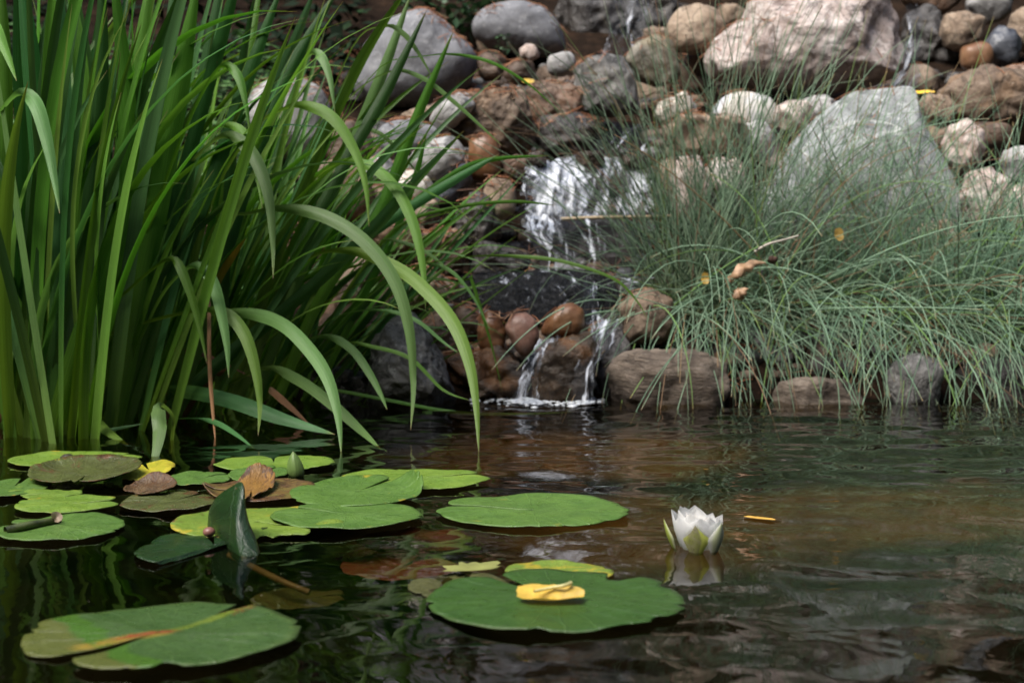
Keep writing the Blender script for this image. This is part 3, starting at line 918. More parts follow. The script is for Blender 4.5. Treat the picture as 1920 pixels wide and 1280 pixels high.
sheet('waterfall', [(P(1092, 525, 2.42), P(1118, 530, 2.42)), (P(1095, 570, 2.385), P(1120, 575, 2.385)), (P(1098, 620, 2.33), P(1140, 622, 2.33))], FM2, nu=20, jit=.004)
sheet('waterfall', [(P(1115, 600, 2.33), P(1160, 600, 2.33)), (P(1100, 640, 2.27), P(1150, 640, 2.27)), (P(1078, 690, 2.235), P(1118, 690, 2.235)), (P(1072, 752, 2.215), P(1112, 752, 2.215))], FM4, nu=20, jit=.005)
sheet('waterfall', [(P(1010, 640, 2.30), P(1050, 632, 2.30)), (P(990, 670, 2.265), P(1020, 665, 2.265)), (P(972, 710, 2.235), P(1008, 710, 2.235)), (P(958, 752, 2.215), P(1008, 752, 2.215))], FM4, nu=20, jit=.005)
sheet('waterfall', [(P(1155, -30, 3.62), P(1225, -30, 3.62)), (P(1140, 40, 3.58), P(1215, 40, 3.58)), (P(1130, 105, 3.52), P(1190, 105, 3.52))], FM2, jit=.01)
sheet('waterfall', [(P(1698, 10, 3.40), P(1722, 10, 3.40)), (P(1702, 70, 3.36), P(1726, 70, 3.36)), (P(1690, 130, 3.34), P(1722, 130, 3.34)), (P(1655, 172, 3.32), P(1720, 172, 3.32))], FM2, nu=16, jit=.006)
sheet('waterfall', [(P(1150, 232, 2.80), P(1215, 236, 2.80)), (P(1120, 266, 2.75), P(1212, 268, 2.75)), (P(1090, 296, 2.73), P(1205, 296, 2.73))], FM5, jit=.008)

sheet('waterfall', [(P(880, 508, 2.47), P(1215, 512, 2.47)), (P(890, 540, 2.405), P(1200, 545, 2.405)), (P(920, 600, 2.395), P(1150, 612, 2.395))], fall_mat('painted_glints', .60, 130, 60), jit=.006)  # white flecks painted on as sparkle over the black ledge

# foam where the fall meets the pond
fv, ff = [], []
bs, bf = ico(2)
for i in range(520):
    u = rng.gauss(1020, 62)
    u = min(max(u, 885), 1130)
    v = 743 + rng.gauss(3, 5.0) + (4 if 950 < u < 1110 else 0)
    p = W(u, v)
    s = rng.uniform(.0009, .0034) * (1.5 if 960 < u < 1010 or 1070 < u < 1115 else .8)
    o = len(fv)
    for b in bs:
        k = 1 + .3 * noise.noise(b * 2 + Vector((i, 0, 0)))
        fv.append((p.x + b.x * s * 1.7 * k, p.y + b.y * s * 1.5 * k, p.z + .001 + b.z * s * .8 * k))
    ff += [tuple(x + o for x in f) for f in bf]
foam_m = NT('foam')
foam_m.set(color=(.55, .58, .62), rough=.25)
tag(mesh('foam', fv, ff, foam_m.m), kind='structure')

# ------------------------------------------------------------------ ribbons (leaves) and stems
def catmull(pts, n):
    out = []
    m = len(pts) - 1
    for i in range(n + 1):
        t = i / n * m
        k = min(int(t), m - 1)
        f = t - k
        p0 = pts[max(k - 1, 0)]
        p1, p2 = pts[k], pts[k + 1]
        p3 = pts[min(k + 2, m)]
        out.append(.5 * ((2 * p1) + (p2 - p0) * f + (2 * p0 - 5 * p1 + 4 * p2 - p3) * f * f + (3 * p1 - p0 - 3 * p2 + p3) * f ** 3))
    return out


def ribbon(path, width, side=None, twist=0.0, twist1=None, fold=.16, base_w=.75, tip=.22, wob=0.0, apex=None):
    """returns verts, faces, uvs of a sword leaf along path; side: preferred side vector (None: across the view)"""
    n = len(path) - 1
    vs, uv = [], []
    for i, p in enumerate(path):
        t = i / n
        T = (path[min(i + 1, n)] - path[max(i - 1, 0)]).normalized()
        view = (p - CAMP).normalized()
        S = T.cross(view)
        if S.length < 1e-4:
            S = Vector((1, 0, 0))
        S.normalize()
        if side is not None:
            S2 = side - T * side.dot(T)
            if S2.length > .05:
                S = S2.normalized()
        tw = twist + ((twist1 if twist1 is not None else twist) - twist) * t
        if apex is not None:
            ws = min(1, max(0, (t - apex + .05) / .14))
            up_ = S.cross(T)
            s_ = 1 if up_.dot(view) < 0 else -1
            best = []
            for c_ in (-1, 1):
                S_ = Matrix.Rotation(c_ * .8, 3, T) @ S
                best.append((S_.cross(T).z * s_, c_))
            lo, hi = min(best)[1], max(best)[1]
            tw = lo * .85 * (1 - ws) + hi * .35 * ws
        if tw:
            S = Matrix.Rotation(tw, 3, T) @ S
        N = S.cross(T).normalized()
        if t < .3:
            k = base_w + (1 - base_w) * (t / .3)
        elif t > 1 - tip:
            k = max(.03, 1 - ((t - 1 + tip) / tip) ** 1.6)
        else:
            k = 1
        if apex is not None:
            k = max(.03, k * (.38 + .62 * min(1, max(0, (t - apex + .06) / .16))))
        w = width * k * .5
        for j, c in enumerate((-1, -.5, 0, .5, 1)):
            q = p + S * (w * c) + N * (fold * w * (abs(c) - .5)) + N * (wob * w * math.sin(t * 19 + c))
            vs.append(tuple(q))
            uv.append(((c + 1) / 2, t))
    fs = []
    for i in range(n):
        for j in range(4):
            a = i * 5 + j
            fs.append((a, a + 1, a + 6, a + 5))
    return vs, fs, uv


def tube(path, r0, r1, sides=3):
    n = len(path) - 1
    vs, fs, uv = [], [], []
    for i, p in enumerate(path):
        t = i / n
        T = (path[min(i + 1, n)] - path[max(i - 1, 0)]).normalized()
        A = T.cross(Vector((.3, 1, .2))).normalized()
        B = T.cross(A)
        r = r0 + (r1 - r0) * t
        for k in range(sides):
            a = 2 * math.pi * k / sides
            vs.append(tuple(p + A * (r * math.cos(a)) + B * (r * math.sin(a))))
            uv.append((k / sides, t))
    for i in range(n):
        for k in range(sides):
            a, b = i * sides + k, i * sides + (k + 1) % sides
            fs.append((a, b, b + sides, a + sides))
    return vs, fs, uv


# ------------------------------------------------------------------ iris plants
IRIS = [  # base pixel, label
    (18, 800, 'iris clump cut by the left edge of the picture, with two drooping pale tips'),
    (95, 818, 'tall upright iris clump with broad blades, foremost in the water near the left edge'),
    (222, 800, 'iris clump with a thick bright green fan right of the foremost clump'),
    (330, 782, 'iris clump with pale leaves bent over above the floating pads'),
    (430, 765, 'iris clump leaning right, with a bright yellow leaf and a hanging brown leaf'),
    (520, 752, 'iris clump of arching leaves whose long tips hang in front of the mottled boulder'),
    (150, 760, 'dark iris blades standing behind the foremost clump'),
    (300, 750, 'slender iris blades at the back of the stand with shadowed stems'),
    (600, 745, 'outermost iris clump with thin blades leaning far toward the cascade'),
]
iris = []
for u, v, lab in IRIS:
    p = W(u, v)
    e = empty('iris_plant', p)
    tag(e, lab, 'iris', 'iris plants along the pond edge')
    iris.append(e)

HERO = [  # plant, material, width px, y0, y1, twist, points, [part label]
    (0, 'pale', 33, 1.86, 1.66, .2, [(-70, 640), (-55, 440), (-25, 270), (5, 205), (40, 174), (68, 196), (88, 262), (102, 335), (112, 400)]),
    (0, 'lime', 24, 1.86, 1.72, .2, [(-80, 600), (-70, 300), (-50, 80), (-15, 45), (10, 95), (31, 152)]),
    (1, 'green', 27, 1.92, 1.80, -.3, [(205, 790), (240, 560), (290, 400), (340, 262), (385, 165), (418, 124), (445, 140), (460, 190), (470, 258)]),
    (3, 'pale', 30, 1.98, 1.80, .2, [(240, 700), (275, 440), (344, 325), (400, 265), (440, 257), (478, 296), (502, 360), (511, 440), (512, 522)]),
    (2, 'lime', 20, 2.0, 1.85, .2, [(250, 640), (310, 330), (378, 254), (430, 235), (465, 260), (482, 325), (492, 392)]),
    (3, 'lime', 27, 2.02, 1.88, .1, [(330, 700), (390, 400), (470, 250), (530, 205), (578, 199), (625, 222), (665, 282), (686, 350), (692, 425)]),
    (4, 'pale', 20, 2.08, 1.95, .3, [(420, 640), (470, 350), (530, 190), (575, 108), (600, 104), (618, 145), (628, 212)]),
    (4, 'pale', 30, 2.02, 1.80, .2, [(330, 640), (400, 430), (470, 400), (545, 392), (620, 410), (690, 458), (742, 530), (768, 620), (775, 720), (770, 806)]),
    (5, 'lime', 30, 2.06, 1.68, -.2, [(450, 660), (560, 500), (650, 470), (740, 500), (800, 545), (850, 605), (880, 680), (893, 760), (898, 852)]),
    (5, 'lime', 24, 2.08, 1.92, .2, [(480, 640), (550, 400), (620, 312), (690, 310), (738, 348), (768, 400), (785, 455), (795, 520), (798, 582)]),
    (0, 'green', 24, 1.88, 1.78, .3, [(-30, 800), (60, 706), (137, 626), (222, 560), (292, 500), (328, 488), (354, 540), (375, 615), (388, 682)]),
    (3, 'pale', 27, 1.90, 1.78, .1, [(240, 690), (300, 560), (345, 508), (375, 500), (400, 530), (416, 590), (426, 650), (429, 708)]),
    (3, 'lime', 29, 1.92, 1.77, .0, [(110, 675), (200, 630), (300, 597), (380, 582), (425, 588), (458, 625), (478, 685), (487, 750), (484, 816)]),
    (4, 'pale', 27, 1.98, 1.68, .2, [(300, 650), (390, 592), (470, 588), (530, 608), (580, 655), (615, 710), (634, 780), (640, 852)]),
    (4, 'pale', 25, 2.0, 1.72, .3, [(430, 720), (500, 690), (560, 712), (620, 755), (675, 805), (714, 842)]),
    (5, 'pale', 18, 2.1, 1.92, .2, [(520, 690), (570, 640), (620, 632), (660, 655), (690, 695), (712, 735), (726, 768)]),
    (3, 'blue', 28, 1.96, 1.82, .3, [(318, 730), (380, 738), (450, 756), (530, 785), (628, 814)]),
    (3, 'pale', 32, 1.80, 1.62, .0, [(320, 850), (325, 790), (312, 766), (298, 764), (299, 800), (293, 845), (276, 908)]),
    (2, 'lime', 24, 1.88, 1.78, .0, [(150, 752), (172, 780), (200, 808), (240, 834)]),
    (2, 'blue', 10, 1.84, 1.82, .0, [(120, 828), (170, 815), (220, 803), (268, 794)]),
    (3, 'blue', 12, 1.92, 1.73, .2, [(300, 790), (350, 784), (400, 790), (440, 812), (478, 842)]),
    (3, 'blue', 30, 1.95, 2.02, .0, [(300, 790), (330, 755), (430, 665), (560, 560), (690, 440), (780, 340), (870, 245)]),
    (5, 'blue', 22, 2.05, 2.1, .0, [(470, 640), (600, 525), (700, 435), (840, 345), (935, 290)]),
    (5, 'green', 12, 2.1, 2.2, .1, [(520, 560), (650, 470), (760, 390), (860, 320), (930, 298), (1030, 292)]),
    (5, 'green', 9, 2.1, 2.05, .1, [(520, 640), (620, 560), (720, 515), (800, 494), (880, 481), (960, 480), (1052, 489), (1150, 522), (1195, 565), (1214, 600)]),
    (8, 'green', 8, 2.15, 2.15, .1, [(600, 680), (680, 620), (780, 560), (878, 523), (884, 524), (905, 590), (925, 660), (942, 735)]),
    (8, 'green', 7, 2.14, 2.10, .1, [(560, 722), (640, 733), (740, 752), (850, 772), (960, 776), (1078, 772)]),
    (5, 'pale', 10, 2.1, 2.1, .1, [(560, 330), (650, 190), (730, 135), (790, 145), (850, 190), (900, 235), (942, 274)]),
    (5, 'pale', 12, 2.1, 2.1, .1, [(560, 330), (660, 90), (720, 50), (755, 62), (785, 100), (812, 148)]),
    (8, 'green', 8, 2.1, 2.15, .1, [(560, 420), (690, 150), (800, 105), (900, 110), (980, 150), (1050, 210)]),
    (8, 'pale', 9, 2.1, 2.1, .1, [(600, 400), (660, 260), (700, 245), (740, 275), (800, 345)]),
    (8, 'pale', 8, 2.12, 2.05, .1, [(560, 640), (640, 590), (720, 582), (780, 600), (830, 640), (860, 662)]),
    (8, 'lime', 9, 2.12, 2.05, .1, [(560, 700), (640, 645), (700, 650), (770, 672), (830, 730), (880, 750)]),
    (8, 'green', 8, 2.12, 2.1, .1, [(640, 560), (740, 430), (850, 390), (960, 378), (1040, 385)]),
    (8, 'pale', 9, 2.12, 2.1, .1, [(600, 560), (700, 458), (760, 456), (810, 480), (850, 515)]),
    (8, 'pale', 8, 2.12, 2.1, .1, [(640, 600), (760, 505), (830, 500), (880, 545), (920, 620)]),
    (4, 'yellow', 16, 1.98, 1.96, .0, [(400, 545), (420, 505), (440, 475), (461, 446)], 'yellow leaf'),
    (4, 'brown', 9, 1.95, 1.80, .0, [(392, 560), (392, 620), (394, 700), (399, 770), (405, 838)], 'brown withered hanging leaf'),
    (3, 'brown', 12, 1.98, 1.98, .2, [(280, 660), (330, 656), (390, 668), (470, 706)], 'brown dry leaf'),
    (4, 'brown', 15, 2.0, 1.95, .0, [(505, 728), (530, 750), (580, 795)], 'brown dry leaf'),
    (5, 'brown', 15, 2.2, 2.2, .0, [(530, 505), (570, 480), (625, 460)], 'brown dry leaf'),
    (4, 'brown', 10, 2.1, 2.1, .0, [(470, 600), (490, 560), (515, 510)], 'brown dry leaf'),
    (2, 'yellow', 10, 1.95, 1.95, .0, [(262, 745), (268, 715), (285, 690)], 'yellowing leaf'),
    # upright blades
    (0, 'dark', 38, 1.86, 1.9, .2, [(20, 800), (25, 600), (45, 350), (40, 120), (30, -60)]),
    (0, 'green', 30, 1.86, 1.9, .3, [(-20, 800), (-5, 560), (10, 300), (8, 100), (0, -60)]),
    (1, 'dark', 44, 1.83, 1.9, .1, [(85, 822), (88, 560), (80, 350), (60, 120), (35, -80)]),
    (1, 'blue', 42, 1.83, 1.88, .1, [(100, 822), (108, 560), (118, 300), (112, 100), (108, -80)]),
    (1, 'dark', 36, 1.84, 1.9, -.2, [(115, 822), (150, 560), (178, 300), (190, 120), (192, -80)]),
    (1, 'green', 46, 1.82, 1.86, .1, [(98, 824), (150, 640), (235, 420), (240, 200), (208, -80)]),
    (1, 'dark', 32, 1.84, 1.9, .3, [(72, 822), (60, 560), (65, 350), (90, 120), (100, -60)]),
    (1, 'green', 36, 1.84, 1.9, .2, [(125, 818), (140, 600), (160, 380), (150, 120), (125, -60)]),
    (6, 'blue', 30, 2.05, 2.1, .2, [(150, 760), (158, 500), (160, 250), (140, 50), (125, -60)]),
    (2, 'green', 46, 1.88, 1.92, .0, [(215, 800), (250, 620), (290, 420), (320, 250), (345, 110), (372, -40)]),
    (2, 'dark', 30, 1.9, 1.95, .3, [(225, 800), (285, 560), (330, 380), (380, 200), (430, 20), (450, -60)]),
    (2, 'green', 34, 1.9, 1.95, .2, [(205, 800), (215, 560), (235, 300), (262, 100), (285, -60)]),
    (2, 'dark', 30, 1.9, 1.96, -.3, [(235, 800), (310, 560), (400, 330), (470, 130), (530, -30)]),
    (6, 'blue', 24, 2.05, 2.15, .3, [(180, 760), (260, 500), (300, 250), (320, 60), (330, -60)]),
    (7, 'blue', 26, 2.05, 2.15, .3, [(290, 750), (340, 450), (370, 220), (400, 60), (420, -60)]),
    (7, 'green', 20, 2.05, 2.15, .3, [(310, 750), (400, 420), (440, 220), (470, 80), (490, -40)]),
    (7, 'blue', 22, 2.05, 2.2, .2, [(320, 750), (430, 420), (500, 200), (560, 60), (590, -20)]),
    (4, 'dark', 24, 2.0, 2.1, .2, [(410, 765), (420, 560), (432, 330), (450, 150), (480, -20)]),
    (3, 'dark', 30, 1.95, 2.1, .2, [(330, 780), (410, 520), (470, 320), (540, 140), (640, -30)]),
    (4, 'green', 28, 2.0, 2.1, .2, [(430, 765), (520, 480), (600, 280), (680, 110), (770, -30)]),
    (4, 'dark', 26, 2.0, 2.1, -.2, [(440, 765), (540, 520), (640, 320), (720, 180), (800, 20)]),
    (5, 'pale', 24, 2.05, 2.15, .1, [(480, 750), (560, 520), (650, 300), (720, 130), (770, -10)]),
    (5, 'green', 26, 2.05, 2.1, .1, [(520, 750), (600, 560), (700, 420), (740, 330), (790, 200), (850, 60)]),
    (8, 'green', 16, 2.15, 2.2, .1, [(590, 745), (660, 600), (740, 440), (780, 330), (800, 250)]),
]
for h in HERO:
    k, mt, wpx, y0, y1, tw, pts = h[:7]
    n = len(pts) - 1
    y0, y1 = y0 + .02, y1 + .02
    p3 = [P(u, v, y0 + (y1 - y0) * (i / n)) for i, (u, v) in enumerate(pts)]
    # keep roots under water, not tips of lifted leaves
    path = catmull(p3, max(14, 5 * n))
    arch = min(p[1] for p in pts) + 25 < pts[-1][1]
    a = rng.uniform(-.45, .45) + tw
    apex = None
    if arch:
        zs = [q.z for q in path]
        apex = zs.index(max(zs)) / (len(zs) - 1)
    ymean = (y0 + y1) / 2
    vs, fs, uv = ribbon(path, wpx * .86 / FPX * ymean / max(.8, math.cos(a)), None, a, a + (.5 if arch else .25) * rng.choice((-1, 1)),
                        fold=.3, base_w=.8 if not arch else .9, tip=.55 if len(pts) < 5 else .4 if arch else .3, apex=apex)
    o = part('leaf', vs, fs, LM[mt], iris[k], uv)
    if len(h) > 7:
        o['label'] = h[7]

# filler blades fanned out of each clump
FILL = [(0, 22, -10, 12, .75), (1, 44, -9, 12, .80), (2, 38, -6, 22, .75), (3, 38, 2, 34, .70), (4, 38, 6, 36, .66), (5, 34, 12, 44, .56),
        (6, 34, -14, 18, .8), (7, 38, 0, 32, .72), (8, 26, 22, 58, .44)]
for k, cnt, a0, a1, L0 in FILL:
    base = iris[k].location
    for i in range(cnt):
        s = (i + rng.random()) / cnt
        th = R(a0 + (a1 - a0) * s + rng.gauss(0, 4))
        L = L0 * rng.uniform(.6, 1.1)
        b = base + Vector((rng.gauss(0, .035) + .05 * (s - .5), rng.gauss(.02, .04), -.03))
        lean = rng.gauss(0.02, .10)
        bend = abs(rng.gauss(.0, .35)) if rng.random() < .76 else rng.uniform(.8, 1.9)
        p = b.copy()
        path = [p.copy()]
        n = 16
        for q in range(n):
            t = (q + 1) / n
            ang = th + (bend * t ** 2.2) * (1 if th > -.05 else -1)
            d = Vector((math.sin(ang), -math.sin(lean) * (1 + t), math.cos(ang))).normalized()
            p = p + d * (L / n)
            path.append(p.copy())
        wd = rng.uniform(.006, .015) * {0: 1.25, 1: 1.35, 2: 1.1, 5: .7, 8: .5}.get(k, .85)
        mt = rng.choices(['green', 'dark', 'blue', 'lime', 'pale'], [5, 3, 3, 4, 2])[0]
        az = rng.uniform(-.9, .9)
        vs, fs, uv = ribbon(path, wd, Vector((math.cos(az), math.sin(az), 0)) if bend < .8 else Vector((.5, .8, .1)), 0, rng.uniform(-.6, .6), fold=.3, base_w=.9, tip=.35)
        part('leaf', vs, fs, LM[mt], iris[k], uv)
# young dry stubs at the water line
for k in (0, 2, 3):
    base = iris[k].location
    for i in range(4):
        b = base + Vector((rng.uniform(-.06, .08), rng.uniform(-.04, .05), -.02))
        e = b + Vector((rng.uniform(-.05, .09), rng.uniform(-.03, .03), rng.uniform(.04, .12)))
        vs, fs, uv = ribbon(catmull([b, b.lerp(e, .5) + Vector((0, 0, .015)), e], 8), rng.uniform(.005, .01), None, .3, fold=.2)
        part('leaf', vs, fs, LM['brown'], iris[k], uv)['label'] = 'short brown dead leaf'

# ------------------------------------------------------------------ rush tussocks
RUSH = [  # base px u,v, stems, lean mean (deg, + right), spread, length, label
    (1300, 590, 520, 3, 30, .44, 'tall blue-green rush tussock beside the cascade, its stems drooping to the water'),
    (1430, 595, 440, 14, 36, .42, 'blue-green rush tussock with curled brown leaves caught in it'),
    (1600, 585, 420, 20, 44, .40, 'dense rush tussock sprawling right in front of the green-gray slab'),
    (1760, 610, 440, 6, 44, .40, 'rush tussock between the slab and the right edge, hanging over dark stones'),
    (1900, 610, 430, 0, 38, .40, 'rush tussock at the right edge with stems standing in the water'),
]
for (u, v, cnt, lm, spd, L0, lab) in RUSH:
    y = hit(u, v)
    base = P(u, v, y)
    root = empty('rush_tussock', base)
    tag(root, lab, 'rush', 'blue-green rush tussocks on the right bank')
    stems = []
    for i in range(cnt):
        front = rng.random() < .34
        b = base + Vector((rng.gauss(0, .055), rng.gauss(0, .045), rng.uniform(-.02, .01)))
        if front:                              # drooping over the edge toward the water
            az = rng.uniform(-150, -25) + rng.gauss(0, 14)
            h = Vector((math.cos(R(az)), math.sin(R(az)), 0))
            th0 = R(rng.uniform(22, 98))
            kb = R(rng.choice((rng.uniform(145, 177), rng.uniform(145, 177), rng.uniform(112, 150)))) - th0
            L = rng.uniform(.22, .47)
            pw = rng.uniform(.45, 1.5)
        else:
            le = rng.gauss(lm, spd)
            az = rng.gauss(-12, 42) + (0 if le > 0 else 180)
            h = Vector((math.cos(R(az)), math.sin(R(az)) * .8, 0))
            th0 = R(min(86, abs(le)))
            kb = R(abs(rng.gauss(0, 16))) if rng.random() < .8 else R(rng.uniform(30, 80))
            L = L0 * 1.22 * rng.uniform(.45, 1.2) * (.72 if u > 1550 and rng.random() < .72 else 1)
            pw = 1.8
        n = 12
        p = b.copy()
        path = [p.copy()]
        for q in range(n):
            t = (q + 1) / n
            a = th0 + kb * t ** pw
            d = h * math.sin(a) + Vector((0, 0, 1)) * math.cos(a)
            d = d + Vector((noise.noise(Vector((i * 3.1, t * 2, u))), noise.noise(Vector((i * 3.1, t * 2, u + 9))), 0)) * .035
            p = p + d.normalized() * (L / n)
            path.append(p.copy())
            if p.z < -.012:
                break
        if len(path) < 5:
            continue
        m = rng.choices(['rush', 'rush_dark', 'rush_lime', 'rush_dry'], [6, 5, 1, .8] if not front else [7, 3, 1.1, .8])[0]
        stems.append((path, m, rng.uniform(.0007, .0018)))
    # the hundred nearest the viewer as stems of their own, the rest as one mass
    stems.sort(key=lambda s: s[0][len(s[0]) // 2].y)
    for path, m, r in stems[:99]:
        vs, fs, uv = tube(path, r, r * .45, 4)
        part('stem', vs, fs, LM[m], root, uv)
    V, F, U, MI = [], [], [], []
    keys = ['rush', 'rush_dark', 'rush_lime', 'rush_dry']
    for path, m, r in stems[99:]:
        vs, fs, uv = tube(path, r, r * .45, 3)
        o = len(V)
        V += vs
        U += uv
        F += [tuple(x + o for x in f) for f in fs]
        MI += [keys.index(m)] * len(fs)
    l = root.location
    V = [(a - l[0], b - l[1], c - l[2]) for a, b, c in V]
    o = mesh('stems', V, F, None, root, U, mats=[LM[k] for k in keys], midx=MI)
    o['kind'] = 'stuff'

# ------------------------------------------------------------------ lily pads
def pad(box, notch, mat, label, gap=5, tilt=(0, 0), bites=(), rim=0.0, fold=None, z=.0045, wav=.05, name='lily_pad', post=None, seed=None, group='lily pads floating on the pond', sag=0.0, cat='lily pad'):
    u0, v0, u1, v1 = box
    cu = (u0 + u1) / 2
    top, bot = W(cu, v0, z), W(cu, v1, z)
    cy = (top.y + bot.y) / 2
    ry = (top.y - bot.y) / 2
    # width seen at the middle row
    k = cy / ray(cu, (v0 + v1) / 2).y
    cx = (cu - 960) / FPX * k
    rx = (u1 - u0) / 2 / FPX * k
    rr = random.Random(seed if seed is not None else int(u0 * 3 + v0 * 5 + u1))
    so = rr.uniform(0, 100)
    NA, NR = 160, 16
    vs, uv, fs = [], [], []
    bites = tuple(bites) + tuple((rr.uniform(0, 360), rr.uniform(1.5, 5), rr.uniform(.02, .07)) for _ in range(4))
    a_start, a_end = R(notch + gap), R(notch + 360 - gap)
    for i in range(NA + 1):
        s = i / NA
        a = a_start + (a_end - a_start) * s
        ca, sa = math.cos(a), math.sin(a)
        out = 1 + .05 * noise.noise(Vector((ca * 1.5, sa * 1.5, so))) + .02 * noise.noise(Vector((ca * 7, sa * 7, so)))
        ends = min(s, 1 - s) * (a_end - a_start)
        if ends < .35:                              # rounded lobes at the notch
            out *= 1 - .16 * (1 - ends / .35) ** 2
        for (ba, bw, bd) in bites:
            da = (math.degrees(a) - ba + 180) % 360 - 180
            if abs(da) < bw:
                out *= 1 - bd * (1 - (da / bw) ** 2) ** .6 * (1 + .3 * noise.noise(Vector((a * 14, so, 2))))
        for j in range(NR + 1):
            r = j / NR * out
            lx, ly = r * ca, r * sa
            e = j / NR
            zz = .0022 * noise.noise(Vector((lx * 1.7, ly * 1.7, so))) * 1.2 + wav * .02 * noise.noise(Vector((ca * 3, sa * 3, so))) * e ** 3
            zz += rim * e ** 6 - sag * (1 - e)
            x, y = lx * rx, ly * ry
            q = Vector((x, y, zz + tilt[0] * x + tilt[1] * y))
            if post:
                q = post(q, lx, ly, rx, ry, e, a)
            vs.append((q.x, q.y, q.z))
            uv.append((lx * .5 + .5, ly * .5 + .5))
    for i in range(NA):
        for j in range(NR):
            a = i * (NR + 1) + j
            if j == 0:
                fs.append((a, a + 1, a + NR + 2))
            else:
                fs.append((a, a + 1, a + NR + 2, a + NR + 1))
    o = mesh(name, vs, fs, PM[mat], uvs=uv)
    o.location = (cx, cy, z)
    sol = o.modifiers.new("thickness", 'SOLIDIFY')
    sol.thickness = .0009
    sol.offset = -1
    tag(o, label, cat, group)
    return o


def curl(dirdeg, start, amount, sharp=2.0):
    """lift the margin on one side"""
    d = (math.cos(R(dirdeg)), math.sin(R(dirdeg)))

    def f(q, lx, ly, rx, ry, e, a):
        t = lx * d[0] + ly * d[1] - start
        if t > 0:
            ang = min(2.6, amount * t ** sharp * 3)
            dist = t * min(rx, ry)
            dx = dist * (math.cos(ang * .6) - 1)
            q = Vector((q.x + dx * d[0], q.y + dx * d[1], q.z + dist * math.sin(ang * .6)))
        return q
    return f


def hinge(dirdeg, start, angle, soft=.12):
    """fold one side of the pad up about a straight line"""
    d = (math.cos(R(dirdeg)), math.sin(R(dirdeg)))

    def f(q, lx, ly, rx, ry, e, a):
        t = q.x * d[0] + q.y * d[1] - start * rx
        if t > 0:
            s = min(1.0, t / (soft * rx))
            an = R(angle) * s
            dx = t * (math.cos(an) - 1)
            q = Vector((q.x + dx * d[0], q.y + dx * d[1], q.z + t * math.sin(an)))
        return q
    return f


pad((45, 1130, 558, 1254), 232, 'bluegreen', 'large blue-green pad with a yellow and red streak, foremost on the left', gap=7, tilt=(.012, 0), bites=((62, 3.5, .35), (285, 5, .10)), wav=.09)
pad((795, 1066, 1284, 1183), 122, 'deep', 'large dark green pad with a notched bite, carrying a yellow leaf', gap=4, bites=((52, 9, .22), (262, 4, .05), (300, 14, .05), (318, 5, .07)), wav=.08)
pad((948, 1050, 1150, 1092), 200, 'yellowing', 'yellow-green pad poking out behind the large dark green pad', z=.002, bites=((20, 8, .1),))
pad((765, 1074, 960, 1122), 80, 'sunk', 'dull olive pad half sunk under the left edge of the large dark green pad', z=.0005)
pad((818, 926, 1179, 986), 168, 'mid', 'single green pad with a yellow slit floating apart in open water', gap=3, wav=.05)
pad((630, 878, 916, 916), 20, 'lime', 'long bright green pad at the right end of the far pad row', gap=3)
pad((545, 893, 798, 948), 60, 'mid', 'green pad whose right lobe stands up in a pointed fold', z=.006, post=hinge(20, .62, 50, .5))
pad((508, 938, 793, 989), 150, 'mid', 'broad green pad lying in front of the pad with the pointed fold', z=.0062, gap=3)
pad((327, 949, 642, 1009), 330, 'yellowing', 'yellowing pad with ragged yellow margin left of the broad green pad', bites=((300, 12, .12), (285, 5, .2)), z=.004)
pad((400, 852, 627, 882), 100, 'lime', 'lime green pad with the flower bud beside it', z=.004)
pad((430, 871, 540, 900), 60, 'mid', 'small green pad in front of the lime green pad with the bud', z=.0055)
pad((308, 882, 434, 908), 30, 'mid', 'small plain green pad between the yellow pad and the rusty one', z=.004)
pad((375, 897, 592, 940), 190, 'rusty', 'half green, half rusty pad with a torn curled middle', z=.004, bites=((190, 12, .2),), post=curl(200, .4, .6))
pad((432, 896, 510, 940), 300, 'orange', 'crumpled orange-brown leaf curling up on the rusty pad', z=.007, post=curl(100, .0, .55, 1.6), wav=.2, rim=.003, name='dead_leaf', group='dead leaves on the pads', cat='leaf')
pad((226, 921, 416, 956), 60, 'olive', 'dark olive pad left of the folded standing leaf', z=.004)
pad((238, 903, 327, 931), 250, 'brown', 'small brown overturned pad with a raised rim', z=.005, rim=.004, post=curl(90, .1, .3))
pad((60, 866, 259, 907), 280, 'olive', 'brownish olive pad cupped with a raised back rim', z=.009, sag=.004, rim=.006, tilt=(0, .05))
pad((16, 845, 263, 873), 30, 'lime', 'bright green pad farthest at the left, behind the cupped olive pad', z=.004)
pad((240, 862, 320, 900), 140, 'yellow', 'bright yellow pad beside the bent leaf standing in the water', z=.003)
pad((-40, 894, 92, 931), 100, 'mid', 'green pad cut by the left edge of the picture', z=.004, gap=8)
pad((38, 915, 152, 934), 200, 'lime', 'tiny lime pad just behind the bright yellow-green oval pad', z=.004)
pad((30, 928, 224, 958), 20, 'lime', 'bright yellow-green oval pad with a small brown mark', z=.0055)
pad((-10, 964, 231, 1011), 170, 'mid', 'green pad with a rolled dark-spotted edge and a fallen petal on it', z=.0045, gap=7)
pad((-60, 905, 60, 925), 100, 'lime', 'sliver of lime pad behind the green pad at the left edge', z=.003)
# the folded leaf: left half awash, right half standing up
def half(q, lx, ly, rx, ry, e, a):
    d = lx * math.cos(R(-30)) + ly * math.sin(R(-30))
    if d > 0:
        q = Vector((q.x - .93 * d * math.cos(R(-30)) * rx, q.y - .93 * d * math.sin(R(-30)) * ry, q.z - .002 * d))
    return q


